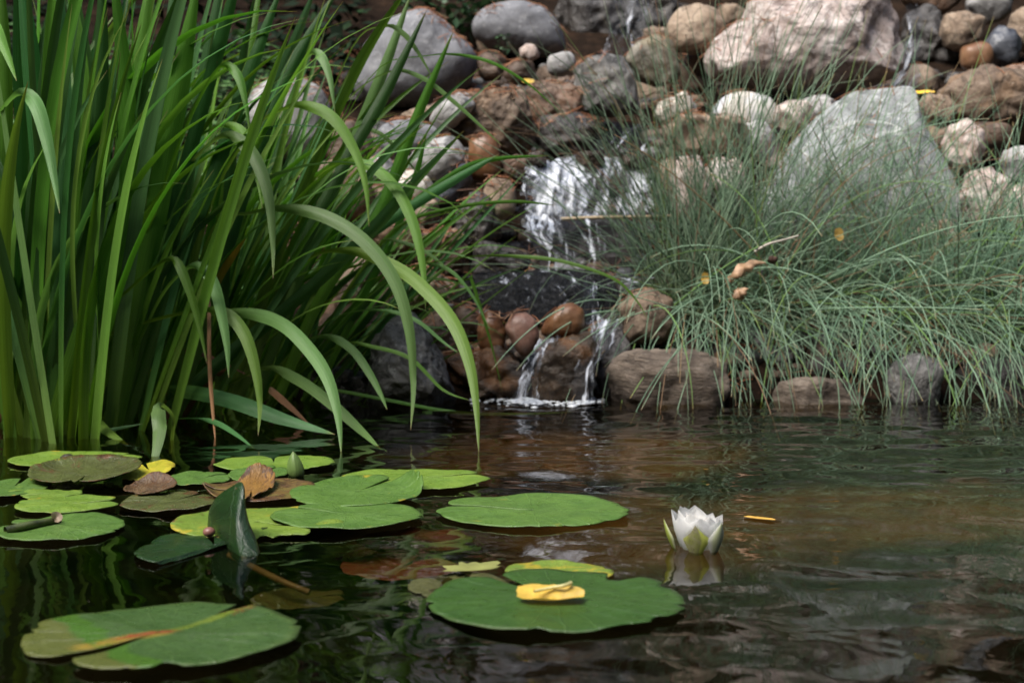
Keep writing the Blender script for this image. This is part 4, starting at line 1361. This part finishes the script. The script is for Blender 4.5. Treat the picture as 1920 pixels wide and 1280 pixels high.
fpad = pad((258, 986, 545, 1060), 112, 'dark', 'dark wet pad folded upright, one half standing like a sail', gap=8, z=.003, post=half, seed=5, wav=.06)
top_px = catmull([Vector((393, 990, 1.215)), Vector((393, 958, 1.21)), Vector((408, 932, 1.20)), Vector((436, 912, 1.185)), Vector((456, 905, 1.175)),
                  Vector((459, 942, 1.165)), Vector((466, 978, 1.155)), Vector((478, 1008, 1.145)), Vector((487, 1036, 1.135))], 40)
bot_px = catmull([Vector((396, 1000, 1.215)), Vector((425, 1030, 1.16)), Vector((450, 1052, 1.12)), Vector((487, 1046, 1.125))], 40)
V, U, F = [], [], []
for i in range(41):
    a_, b_ = P(*bot_px[i]), P(*top_px[i])
    if a_.z > .002:
        a_.z = .002
    for j in range(13):
        f = j / 12
        q = a_.lerp(b_, f)
        q.y += -.010 * math.sin(math.pi * f) + .003 * noise.noise(Vector((i * .12, j * .3, 4)))
        V.append(tuple(q - fpad.location))
        U.append((.5 + .5 * f * (i / 40 - .2), .5 + .45 * f))
for i in range(40):
    for j in range(12):
        a = i * 13 + j
        F.append((a, a + 1, a + 14, a + 13))
lobe = mesh('raised_lobe', V, F, PM['dark'], fpad, uvs=U)
lobe['label'] = 'upright dark half of the folded pad'
sm = lobe.modifiers.new('thickness', 'SOLIDIFY')
sm.thickness = .0009
# sunk, reddish pads under the surface
for (b, l, m) in (((640, 1040, 860, 1085), 'sunken dark red pad below the surface behind the large dark green pad', 'red'),
                  ((670, 990, 900, 1035), 'sunken reddish pad under the surface in front of the lone green pad', 'red'),
                  ((470, 1100, 650, 1140), 'sunken brown leaf under the surface between the two foremost pads', 'sunk')):
    pad(b, rng.uniform(0, 360), m, l, z=-.03, wav=.15, group='sunken leaves under the surface')

# rolled leaf edge and dead petal on the left pad
def strip_leaf(name, pts, width, mat, label, cat, twist=0.0, fold=.5, tip=.5, base_w=.3, group=None, wob=0.0):
    path = catmull(pts, 16)
    vs, fs, uv = ribbon(path, width, None, twist, fold=fold, base_w=base_w, tip=tip, wob=wob)
    o = mesh(name, vs, fs, mat, uvs=uv, loc=tuple(pts[0]))
    tag(o, label, cat, group)
    return o


spot = plain('spotted_leaf_underside', (.06, .075, .025), .35, 0, .7, 90)
pv, pf, pu = tube(catmull([W(10, 995, .006), W(50, 985, .008), W(90, 978, .008), W(112, 973, .007)], 10), .0045, .003, 8)
o = mesh('rolled_leaf', pv, pf, spot, uvs=pu, loc=tuple(W(60, 984, .007)))
tag(o, 'dark spotted rolled up leaf edge lying across the left green pad', 'leaf')
petal_old = plain('withered_petal', (.45, .33, .24), .6, .2)
strip_leaf('petal', [W(112, 977, .008), W(106, 968, .012), W(96, 962, .016)], .009, petal_old, 'small withered pinkish petal on the left green pad', 'petal')

# ------------------------------------------------------------------ buds
def lathe(prof_, n=20, loc=(0, 0, 0), lean=(0, 0)):
    vs, fs, uv = [], [], []
    for j, (r, z) in enumerate(prof_):
        for i in range(n):
            a = 2 * math.pi * i / n
            rr = r * (1 + .06 * math.cos(4 * a))
            vs.append((loc[0] + rr * math.cos(a) + lean[0] * z, loc[1] + rr * math.sin(a) + lean[1] * z, loc[2] + z))
            uv.append((i / n, j / (len(prof_) - 1)))
    for j in range(len(prof_) - 1):
        for i in range(n):
            a, b = j * n + i, j * n + (i + 1) % n
            fs.append((a, b, b + n, a + n))
    return vs, fs, uv


bud_m = leaf_mat('lily_bud', (.20, .27, .07), (.14, .21, .06), (.22, .16, .10), .4, .1)
bp = W(556, 893)
s = bp.y / FPX
vs, fs, uv = lathe([(0, -6 * s), (10 * s, -5 * s), (15 * s, 6 * s), (15.5 * s, 16 * s), (12.5 * s, 28 * s), (8 * s, 38 * s), (3.2 * s, 45 * s), (.4 * s, 48 * s)], loc=bp, lean=(-.12, 0))
tag(mesh('lily_bud', vs, fs, bud_m, uvs=uv, loc=tuple(bp)), 'pointed green water lily bud standing before the lime pad', 'flower bud')
db = W(127, 868)
s = db.y / FPX
vs, fs, uv = lathe([(0, -4 * s), (12 * s, -3 * s), (15 * s, 5 * s), (13 * s, 12 * s), (7 * s, 17 * s), (.5 * s, 18 * s)], loc=db)
tag(mesh('lily_bud', vs, fs, plain('dark_bud', (.035, .03, .018), .5), uvs=uv, loc=tuple(db)), 'dark round rotting bud on the far left pads', 'flower bud')
bb = W(392, 1003, .006)
bs2, bf2 = ico(3)
o = mesh('stalk_joint', [(b.x * .0055, b.y * .0055, b.z * .0045) for b in bs2], bf2, plain('pinkish_brown_knob', (.20, .09, .07), .4), fpad)
o.location = Vector((bb.x, bb.y, bb.z + .003)) - fpad.location
o['label'] = 'pinkish brown round knob at the fold'

# ------------------------------------------------------------------ the white water lily
def petal_mat():
    t = NT('white_petal')
    tc = t.new("ShaderNodeTexCoord")
    sp = t.new("ShaderNodeSeparateXYZ")
    t.l.new(tc.outputs["UV"], sp.inputs[0])
    col = t.ramp(sp.outputs[1], [(0, (.70, .76, .50)), (.15, (.90, .90, .88)), (1, (.93, .93, .93))])
    cb = t.new("ShaderNodeCombineXYZ")
    t.put(cb.inputs[0], t.math('MULTIPLY', sp.outputs[0], 18.0))
    t.put(cb.inputs[1], sp.outputs[1])
    vn = t.noise(cb.outputs[0], 1, 3, .5)
    t.set(color=col, rough=.45, normal=t.bump(vn, .25, .001))
    tl = t.new("ShaderNodeBsdfTranslucent")
    t.put(tl.inputs["Color"], (.93, .93, .92, 1))
    mx = t.new("ShaderNodeMixShader")
    mx.inputs[0].default_value = .55
    t.l.new(t.bsdf.outputs[0], mx.inputs[1])
    t.l.new(tl.outputs[0], mx.inputs[2])
    t.l.new(mx.outputs[0], t.out.inputs["Surface"])
    return t.m


def sepal_mat(name, mid, rimc, spots):
    t = NT(name)
    tc = t.new("ShaderNodeTexCoord")
    sp = t.new("ShaderNodeSeparateXYZ")
    t.l.new(tc.outputs["UV"], sp.inputs[0])
    e = t.math('ABSOLUTE', t.math('SUBTRACT', sp.outputs[0], .5))
    col = t.mix(t.step(e, .25, .5), mid, rimc)
    v = t.coords()
    n = t.noise(v, 260, 5, .7)
    n2 = t.noise(v, 80, 4, .6)
    if spots:
        col = t.mix(t.math('MULTIPLY', t.step(n2, .42, .62), .75), col, (.21, .19, .13))
        col = t.mix(t.step(n, .56, .66), col, (.06, .045, .03))
        col = t.mix(t.step(sp.outputs[0], .66, .78), col, (.36, .40, .08))
    t.set(color=col, rough=.4)
    return t.m


pet_m = petal_mat()
sep_front = sepal_mat('weathered_sepal', (.16, .17, .05), (.34, .38, .08), True)
sep_green = sepal_mat('green_sepal', (.36, .44, .07), (.62, .66, .42), False)
sep_pale = sepal_mat('pale_sepal', (.66, .72, .42), (.82, .83, .78), False)


def petal(root, name, mat, az, length, width, r0, th0, th1, cup=.35, zoff=0.0):
    """petal rooted at radius r0 in direction az; th: outward lean from vertical at the base and at the tip"""
    nu, nv = 8, 14
    h = Vector((math.cos(az), math.sin(az), 0))
    sd = Vector((-math.sin(az), math.cos(az), 0))
    p = root.location + h * r0 + Vector((0, 0, zoff))
    vs, uv, fs = [], [], []
    for j in range(nv + 1):
        t = j / nv
        th = th0 + (th1 - th0) * t
        d = h * math.sin(th) + Vector((0, 0, 1)) * math.cos(th)
        nrm = h * math.cos(th) - Vector((0, 0, 1)) * math.sin(th)
        w = width * .5 * (min(1, (.42 + 1.3 * t)) if t < .45 else 1.0) * (1 - max(0, (t - .45) / .55) ** (1.5 if name == 'sepal' else 2.5))
        w = max(w, width * .012)
        for i in range(nu + 1):
            c = i / nu * 2 - 1
            q = p + sd * (w * c) - nrm * (cup * w * c * c)
            vs.append(tuple(q))
            uv.append((i / nu, t))
        p = p + d * (length / nv)
    for j in range(nv):
        for i in range(nu):
            a = j * (nu + 1) + i
            fs.append((a, a + 1, a + nu + 2, a + nu + 1))
    return part(name, vs, fs, mat, root, uv)


fp = W(1309, 1026)
S = fp.y / FPX * 1.03
lily = empty('water_lily', fp)
tag(lily, 'white water lily, half open, with green and brown outer sepals floating on the pond', 'water lily')
petal(lily, 'sepal', sep_front, R(-104), 60 * S, 48 * S, 40 * S, .30, -.16, .45, -.003)['label'] = 'brown-spotted green front sepal'
petal(lily, 'sepal', sep_green, R(186), 66 * S, 34 * S, 44 * S, .58, .04, .45, -.003)
petal(lily, 'sepal', sep_pale, R(-50), 64 * S, 42 * S, 41 * S, .44, .02, .45, -.003)
petal(lily, 'sepal', sep_green, R(75), 58 * S, 46 * S, 40 * S, .5, .1, .45, -.003)
for ring, (cnt, r0, ln, wd, t0, t1, ph) in enumerate(((7, 33, 65, 58, .42, .08, 12), (7, 25, 69, 54, .38, .04, 38), (4, 14, 66, 46, .28, .0, 5))):
    for i in range(cnt):
        az = R(ph + 360 * i / cnt + rng.uniform(-5, 5))
        l_ = ln + (3 if math.cos(az) < 0 else -5) + rng.uniform(-3, 3)
        petal(lily, 'petal', pet_m, az, l_ * S, wd * S, r0 * S, t0 + rng.uniform(-.05, .05), t1 + rng.uniform(-.08, .08), .4)
st_m = plain('yellow_stamens', (.75, .5, .05), .5)
V, F = [], []
for i in range(40):
    a = rng.uniform(0, 6.28)
    rr2 = rng.uniform(2, 12) * S
    b = fp + Vector((math.cos(a) * rr2, math.sin(a) * rr2, .004))
    vs, fs, uv = tube([b, b + Vector((math.cos(a) * .002, math.sin(a) * .002, 20 * S)), b + Vector((0, 0, 34 * S))], .0012, .0007, 4)
    o_ = len(V)
    V += vs
    F += [tuple(x + o_ for x in f) for f in fs]
part('stamens', V, F, st_m, lily)

# ------------------------------------------------------------------ loose leaves
def flat_leaf(name, C, rx, ry, rot, mat, label, lift=.006, cat='leaf', stalk=None, tilt=(0, 0), ragged=.12, group=None):
    NA, NR = 48, 8
    vs, fs = [(0, 0, 0)], []
    so = rng.uniform(0, 50)
    for j in range(1, NR + 1):
        for i in range(NA):
            a = 2 * math.pi * i / NA
            k = j / NR * (1 + ragged * noise.noise(Vector((math.cos(a) * 3, math.sin(a) * 3, so))) + ragged * .5 * noise.noise(Vector((math.cos(a) * 11, math.sin(a) * 11, so))))
            pt = 1 - .25 * abs(math.sin(a)) ** 2
            x, y = k * math.cos(a) * rx, k * math.sin(a) * ry * pt
            z = lift * ((x / rx) ** 2 * .4 + (y / ry) ** 2) * (1 + .5 * noise.noise(Vector((x * 60, y * 60, so)))) - lift * .3 * math.exp(-(y / ry * 6) ** 2)
            vs.append((x, y, z))
    for i in range(NA):
        fs.append((0, 1 + i, 1 + (i + 1) % NA))
    for j in range(NR - 1):
        for i in range(NA):
            a, b = 1 + j * NA + i, 1 + j * NA + (i + 1) % NA
            fs.append((a, a + NA, b + NA, b))
    root = empty(name, C) if stalk else None
    if stalk:
        tag(root, label, cat, group)
        o = mesh('blade', vs, fs, mat, root)
        o.rotation_euler = (tilt[0], tilt[1], rot)
        sv, sf, su = tube(catmull([Vector(p) - Vector(C) for p in stalk], 8), .0011, .0016, 6)
        mesh('stalk', sv, sf, plain('pale_leaf_stalk', (.55, .50, .22), .5), root)
        return root
    o = mesh(name, vs, fs, mat)
    o.location = C
    o.rotation_euler = (tilt[0], tilt[1], rot)
    tag(o, label, cat, group)
    return o


ylw = plain('yellow_leaf', (.66, .45, .07), .5, .2, .32, 75)
yc = W(1032, 1119, .0085)
flat_leaf('yellow_leaf', yc, .0245, .016, R(4), ylw, 'yellow fallen leaf with a pale stalk resting on the large dark green pad', .008,
          stalk=[W(1002, 1108, .014), W(1035, 1101, .014), W(1058, 1097, .016), W(1071, 1092, .017)], tilt=(R(14), 0))
flat_leaf('yellow_leaf', W(1424, 971, .0012), .016, .006, R(-32), plain('orange_leaf', (.62, .36, .07), .5), 'orange and yellow leaf floating right of the white lily', .0008)
flat_leaf('yellow_leaf', P(990, 153, 2.90), .013, .009, R(0), ylw, 'small round yellow leaf on the stones above the cracked brown block', .004, tilt=(R(50), 0))
flat_leaf('yellow_leaf', P(1728, 175, 2.84), .026, .012, R(-8), plain('golden_leaf', (.80, .50, .03), .5), 'golden yellow leaf lying on the tip of the green-gray slab', .006, tilt=(R(25), 0))
flat_leaf('yellow_leaf', P(1573, 440, 2.42), .009, .016, R(10), plain('ochre_leaf', (.34, .22, .05), .6), 'ochre leaf caught in the rushes before the green-gray slab', .004, tilt=(R(70), 0))
flat_leaf('yellow_leaf', P(1322, 522, 2.36), .007, .014, R(0), plain('amber_leaf', (.36, .23, .04), .6), 'narrow amber leaf stuck low in the tall rush tussock', .004, tilt=(R(75), 0))
bl = plain('curled_brown_leaf', (.40, .25, .15), .6, .15, .5, 90)
strip_leaf('dead_leaf', [P(1368, 528, 2.28), P(1390, 510, 2.27), P(1412, 498, 2.27), P(1436, 492, 2.28)], .021, bl, 'upper curled brown dead leaf lying in the rushes', 'leaf', .5, 1.3, .55, .5, wob=.5)
strip_leaf('dead_leaf', [P(1376, 556, 2.27), P(1390, 552, 2.26), P(1402, 540, 2.27)], .022, bl, 'lower folded brown dead leaf hanging in the rushes', 'leaf', .3, 1.3, .45, .6, wob=.5)
strip_leaf('dead_leaf', [P(1440, 486, 2.30), P(1450, 488, 2.30), P(1458, 482, 2.30)], .016, plain('dark_dead_leaf', (.10, .05, .035), .7), 'small dark shrivelled leaf beside the curled brown ones', 'leaf', .4, .6, .5, .6)
wood = plain('bleached_twig', (.42, .38, .32), .8)
tv, tf, tu = tube(catmull([P(1415, 472, 2.30), P(1440, 458, 2.30), P(1470, 450, 2.31), P(1497, 442, 2.32)], 10), .0028, .0015, 6)
tag(mesh('twig', tv, tf, wood, loc=tuple(P(1415, 472, 2.30))), 'short bleached twig caught in the rushes above the curled leaves', 'twig')
tv, tf, tu = tube(catmull([P(1052, 411, 2.56), P(1120, 408, 2.55), P(1190, 407, 2.55), P(1262, 405, 2.56)], 10), .004, .003, 6)
tag(mesh('twig', tv, tf, plain('wet_tan_twig', (.30, .23, .14), .5), loc=tuple(P(1150, 408, 2.55))), 'tan twig lying across the foot of the upper fall', 'twig')
flat_leaf('dead_leaf', W(885, 1066, .003), .024, .018, R(20), plain('pale_sunken_leaf', (.22, .23, .07), .5), 'ragged pale yellow leaf afloat behind the large dark green pad', .003, ragged=.4)
tv, tf, tu = tube(catmull([W(430, 1040, -.006), W(520, 1085, -.012), W(580, 1110, -.02)], 10), .003, .003, 6)
tag(mesh('pad_stalk', tv, tf, plain('brown_stalk', (.12, .08, .04), .5), loc=tuple(W(430, 1040, -.006))), 'brown pad stalk running underwater from the folded upright pad', 'stalk')

# ------------------------------------------------------------------ litter and low growth on the bank (nobody could count it)
def scatter(name, items, mats, kind='stuff'):
    V, F, MI = [], [], []
    for vs, fs, m in items:
        o = len(V)
        V += vs
        F += [tuple(x + o for x in f) for f in fs]
        MI += [m] * len(fs)
    o = mesh(name, V, F, None, None, None, mats=mats, midx=MI)
    o['kind'] = kind
    return o


dep = bpy.context.evaluated_depsgraph_get()
from mathutils.bvhtree import BVHTree
RV, RF = [], []
for o in list(COL.objects):
    if o.type == 'MESH' and (o.get('category') in ('rock', 'boulder', 'stone', 'ledge') or o.name == 'bank'):
        b = len(RV)
        l = o.location
        RV += [tuple(v.co + l) for v in o.data.vertices]
        RF += [tuple(i + b for i in p.vertices) for p in o.data.polygons]
tree = BVHTree.FromPolygons(RV, RF)


def drop(x, y, zt=3.0):
    h = tree.ray_cast(Vector((x, y, zt)), Vector((0, 0, -1)))
    return h[0], h[1]


# pine needles
items = []
for i in range(7000):
    y = rng.uniform(2.32, 3.7)
    x = rng.gauss(-.12, .40) * y / 2.6
    p, n = drop(x, y)
    if p is None or n.z < .35:
        continue
    if noise.noise(Vector((x * 5, y * 5, 2))) < -.05:
        continue
    a = rng.uniform(0, 3.14)
    d = Vector((math.cos(a), math.sin(a), rng.uniform(-.25, .35)))
    d = (d - n * d.dot(n) * .8).normalized() * rng.uniform(.012, .028)
    q = p + n * .003
    vs, fs, _ = tube([q - d, q + Vector((0, 0, .002)), q + d], .0011, .0008, 3)
    items.append((vs, fs, rng.choice((0, 0, 1, 2))))
scatter('pine_needles', items, [plain('rust_needle', (.30, .12, .055), .7), plain('tan_needle', (.40, .22, .12), .7), plain('dark_needle', (.12, .06, .035), .7)])

# gravel and leaf bits filling the gaps
items = []
b1, f1 = ico(2)
for i in range(2400):
    y = rng.uniform(2.34, 3.5)
    x = rng.uniform(-.12, .42) * y
    p, n = drop(x, y)
    if p is None or n.z < .3:
        continue
    # only where the ground itself lies open, not on the rocks' tops
    if p.z > terr(x, y) + .035:
        continue
    s = rng.uniform(.006, .026)
    sd = Vector((i, 3, 1))
    sc = (rng.uniform(.8, 1.4), rng.uniform(.8, 1.3), rng.uniform(.5, .9))
    vs = [tuple(p + Vector((b.x * sc[0], b.y * sc[1], b.z * sc[2])) * (s * (1 + .25 * noise.noise(b * 1.7 + sd)))) for b in b1]
    items.append((vs, f1, rng.randrange(5)))
scatter('gravel', items, [M['dark'], M['brown'], M['mottle'], M['slab_rust'], M['dark']])


def leaflet(p, d, n, L, w):
    s = d.cross(n).normalized()
    return [tuple(p), tuple(p + d * L * .45 + s * w - n * L * .05), tuple(p + d * L - n * L * .2), tuple(p + d * L * .45 - s * w - n * L * .05)], [(0, 1, 2), (0, 2, 3)]


# dry broad leaves
items = []
for i in range(500):
    y = rng.uniform(2.34, 3.8)
    x = rng.gauss(-.15, .45) * y / 2.6
    p, n = drop(x, y)
    if p is None or n.z < .5:
        continue
    if noise.noise(Vector((x * 4, y * 4, 7))) < .05:
        continue
    a = rng.uniform(0, 6.28)
    d = Vector((math.cos(a), math.sin(a), rng.uniform(-.1, .6))).normalized()
    vs, fs = leaflet(p + n * .003, d, Vector((0, 0, 1)), rng.uniform(.012, .03), rng.uniform(.004, .009))
    items.append((vs, fs, rng.randrange(3)))
scatter('leaf_litter', items, [plain('litter_rust', (.30, .12, .05), .7), plain('litter_tan', (.38, .25, .15), .7), plain('litter_dark', (.10, .055, .03), .7)])

# low leafy growth behind the irises
gl = [plain('ground_leaf', (.07, .16, .04), .5, .25), plain('ground_leaf_pale', (.14, .26, .09), .5, .25), plain('ground_leaf_dark', (.03, .07, .02), .5, .2)]
items = []
for i in range(5200):
    y = rng.uniform(2.36, 3.6)
    x = rng.uniform(-.46, -.17) * y
    h = rng.uniform(0, .22)
    p = Vector((x, y, terr(x, y) + h * max(0, .3 + .9 * noise.noise(Vector((x * 4, y * 4, 0))))))
    if noise.noise(Vector((x * 6, p.z * 6, y * 3))) < -.12:
        continue
    for k in range(3):
        a = rng.uniform(0, 6.28)
        d = Vector((math.cos(a), math.sin(a) - .3, rng.uniform(-.2, .6))).normalized()
        vs, fs = leaflet(p, d, Vector((rng.gauss(0, .3), -.4, 1)).normalized(), rng.uniform(.014, .034), rng.uniform(.006, .012))
        items.append((vs, fs, rng.choice((0, 0, 1, 2, 2))))
o = scatter('ground_cover', items, gl)

# dark shrub leaning in at the top between the gray boulders
def bush(name, C, rad, cnt, leaf, mats, label, cat, group=None):
    root = empty(name, C)
    tag(root, label, cat, group)
    V, F, MI = [], [], []
    for i in range(cnt):
        d = Vector((rng.gauss(0, 1), rng.gauss(0, 1), rng.gauss(0, 1))).normalized()
        r = rng.uniform(.25, 1) ** .5
        q = Vector((d.x * rad[0] * r, d.y * rad[1] * r, d.z * rad[2] * r))
        if noise.noise(q * (2.2 / max(rad)) * 1.4 + Vector((C[0], C[1], 3))) < -.12:
            continue
        a = Vector((rng.gauss(0, 1), rng.gauss(0, 1), rng.gauss(0, .6))).normalized()
        vs, fs = leaflet(q + Vector((0, 0, rad[2])), a, Vector((rng.gauss(0, .5), rng.gauss(0, .5), 1)).normalized(), leaf * rng.uniform(.6, 1.3), leaf * .28)
        o = len(V)
        V += vs
        F += [tuple(x + o for x in f) for f in fs]
        MI += [rng.randrange(len(mats))] * len(fs)
    mesh('foliage', V, F, None, root, None, mats=mats, midx=MI)
    V, F = [], []
    for i in range(9):
        e = Vector((rng.uniform(-.6, .6) * rad[0], rng.uniform(-.6, .6) * rad[1], rad[2] * rng.uniform(.8, 1.6)))
        vs, fs, _ = tube(catmull([Vector((rng.uniform(-.02, .02), 0, -.15)), e * .5 + Vector((rng.uniform(-.1, .1) * rad[0], 0, 0)), e], 8), .012 * max(rad), .004 * max(rad), 5)
        o = len(V)
        V += vs
        F += [tuple(x + o for x in f) for f in fs]
    mesh('branches', V, F, plain('bark', (.06, .045, .03), .9), root)
    return root


dk = [plain('shrub_leaf', (.03, .085, .03), .45, .2), plain('shrub_leaf_light', (.05, .12, .04), .45, .2), plain('shrub_leaf_dark', (.015, .04, .016), .5, .15)]
c0 = P(850, 5, 3.75)
bush('shrub', (c0.x, c0.y, c0.z - .10), (.17, .15, .12), 900, .035, dk, 'dark green leafy shrub overhanging between the two gray boulders', 'shrub')
c1 = P(945, 85, 3.38)
bush('sprig', (c1.x, c1.y, c1.z - .035), (.018, .015, .035), 60, .014, dk, 'tiny green sprig growing before the rounded blue-gray boulder', 'plant')

# undergrowth on the unseen slopes added against the low sky
from bisect import bisect
items = []
for i in range(42000):
    ang = rng.uniform(0, 2 * math.pi)
    if math.sin(ang) < .2 and rng.random() < .5:
        continue
    k = rng.randrange(len(SL) - 2)
    f = rng.random()
    a, b = Vector(slope(ang, k)), Vector(slope(ang, k + 1))
    p = a.lerp(b, f)
    inward = Vector((-math.cos(ang), -math.sin(ang), .6)).normalized()
    p = p + inward * rng.uniform(0, .45)
    if noise.noise(p * 1.3) < -.32:
        continue
    d = (Vector((rng.gauss(0, 1), rng.gauss(0, 1), rng.gauss(-.3, .7))) + inward * .4).normalized()
    vs, fs = leaflet(p, d, (inward + Vector((rng.gauss(0, .5), rng.gauss(0, .5), rng.gauss(.3, .4)))).normalized(), rng.uniform(.10, .22), rng.uniform(.04, .08))
    items.append((vs, fs, rng.choice((0, 2, 2, 2, 1))))
scatter('sky_screen_leaves', items, [plain('slope_leaf', (.012, .026, .008), .7, spec=.08), plain('slope_leaf_light', (.022, .042, .014), .7, spec=.08), plain('slope_leaf_dark', (.006, .013, .005), .7, spec=.08)])
# low growth at the top of the bank, its shade put into near-black leaf colours
items = []
for i in range(9000):
    y = rng.uniform(3.2, 5.0)
    x = rng.uniform(-.5, .5) * y
    if x > -.11 * y and y < 4.3:
        continue
    z = terr(x, y) + rng.uniform(-.01, .14)
    if noise.noise(Vector((x * 3, y * 3, z * 3))) < -.1:
        continue
    d = Vector((rng.gauss(0, 1), rng.gauss(-.4, 1), rng.gauss(0, .6))).normalized()
    vs, fs = leaflet(Vector((x, y, z)), d, Vector((rng.gauss(0, .4), -.5, 1)).normalized(), rng.uniform(.03, .06), rng.uniform(.01, .018))
    items.append((vs, fs, rng.choice((0, 2, 2, 2, 2))))
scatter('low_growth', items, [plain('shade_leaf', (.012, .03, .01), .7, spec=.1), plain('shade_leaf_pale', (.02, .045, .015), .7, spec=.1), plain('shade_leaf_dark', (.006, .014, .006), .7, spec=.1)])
items = []
for i in range(9000):
    y = rng.uniform(2.36, 5.0)
    s = rng.choice((-1, 1))
    x = s * rng.uniform(.44, 1.3) * y
    z = terr(x, y) + rng.uniform(-.01, .22) * max(0, .5 + noise.noise(Vector((x * 3, y * 3, 1))))
    d = Vector((rng.gauss(0, 1), rng.gauss(-.4, 1), rng.gauss(.2, .6))).normalized()
    vs, fs = leaflet(Vector((x, y, z)), d, Vector((rng.gauss(0, .4), -.4, 1)).normalized(), rng.uniform(.03, .07), rng.uniform(.01, .02))
    items.append((vs, fs, rng.choice((0, 1, 2, 2))))
scatter('bank_growth', items, dk)
# pollen, scraps and seeds adrift
items = []
for i in range(150):
    p = W(rng.uniform(0, 1920), rng.uniform(800, 1275), .0015)
    a = rng.uniform(0, 3.14)
    d = Vector((math.cos(a), math.sin(a), 0))
    vs, fs = leaflet(p, d, Vector((0, 0, 1)), rng.uniform(.0008, .003), rng.uniform(.0003, .0007))
    items.append((vs, fs, 0))
scatter('floating_debris', items, [plain('pale_scrap', (.20, .18, .12), .7)])
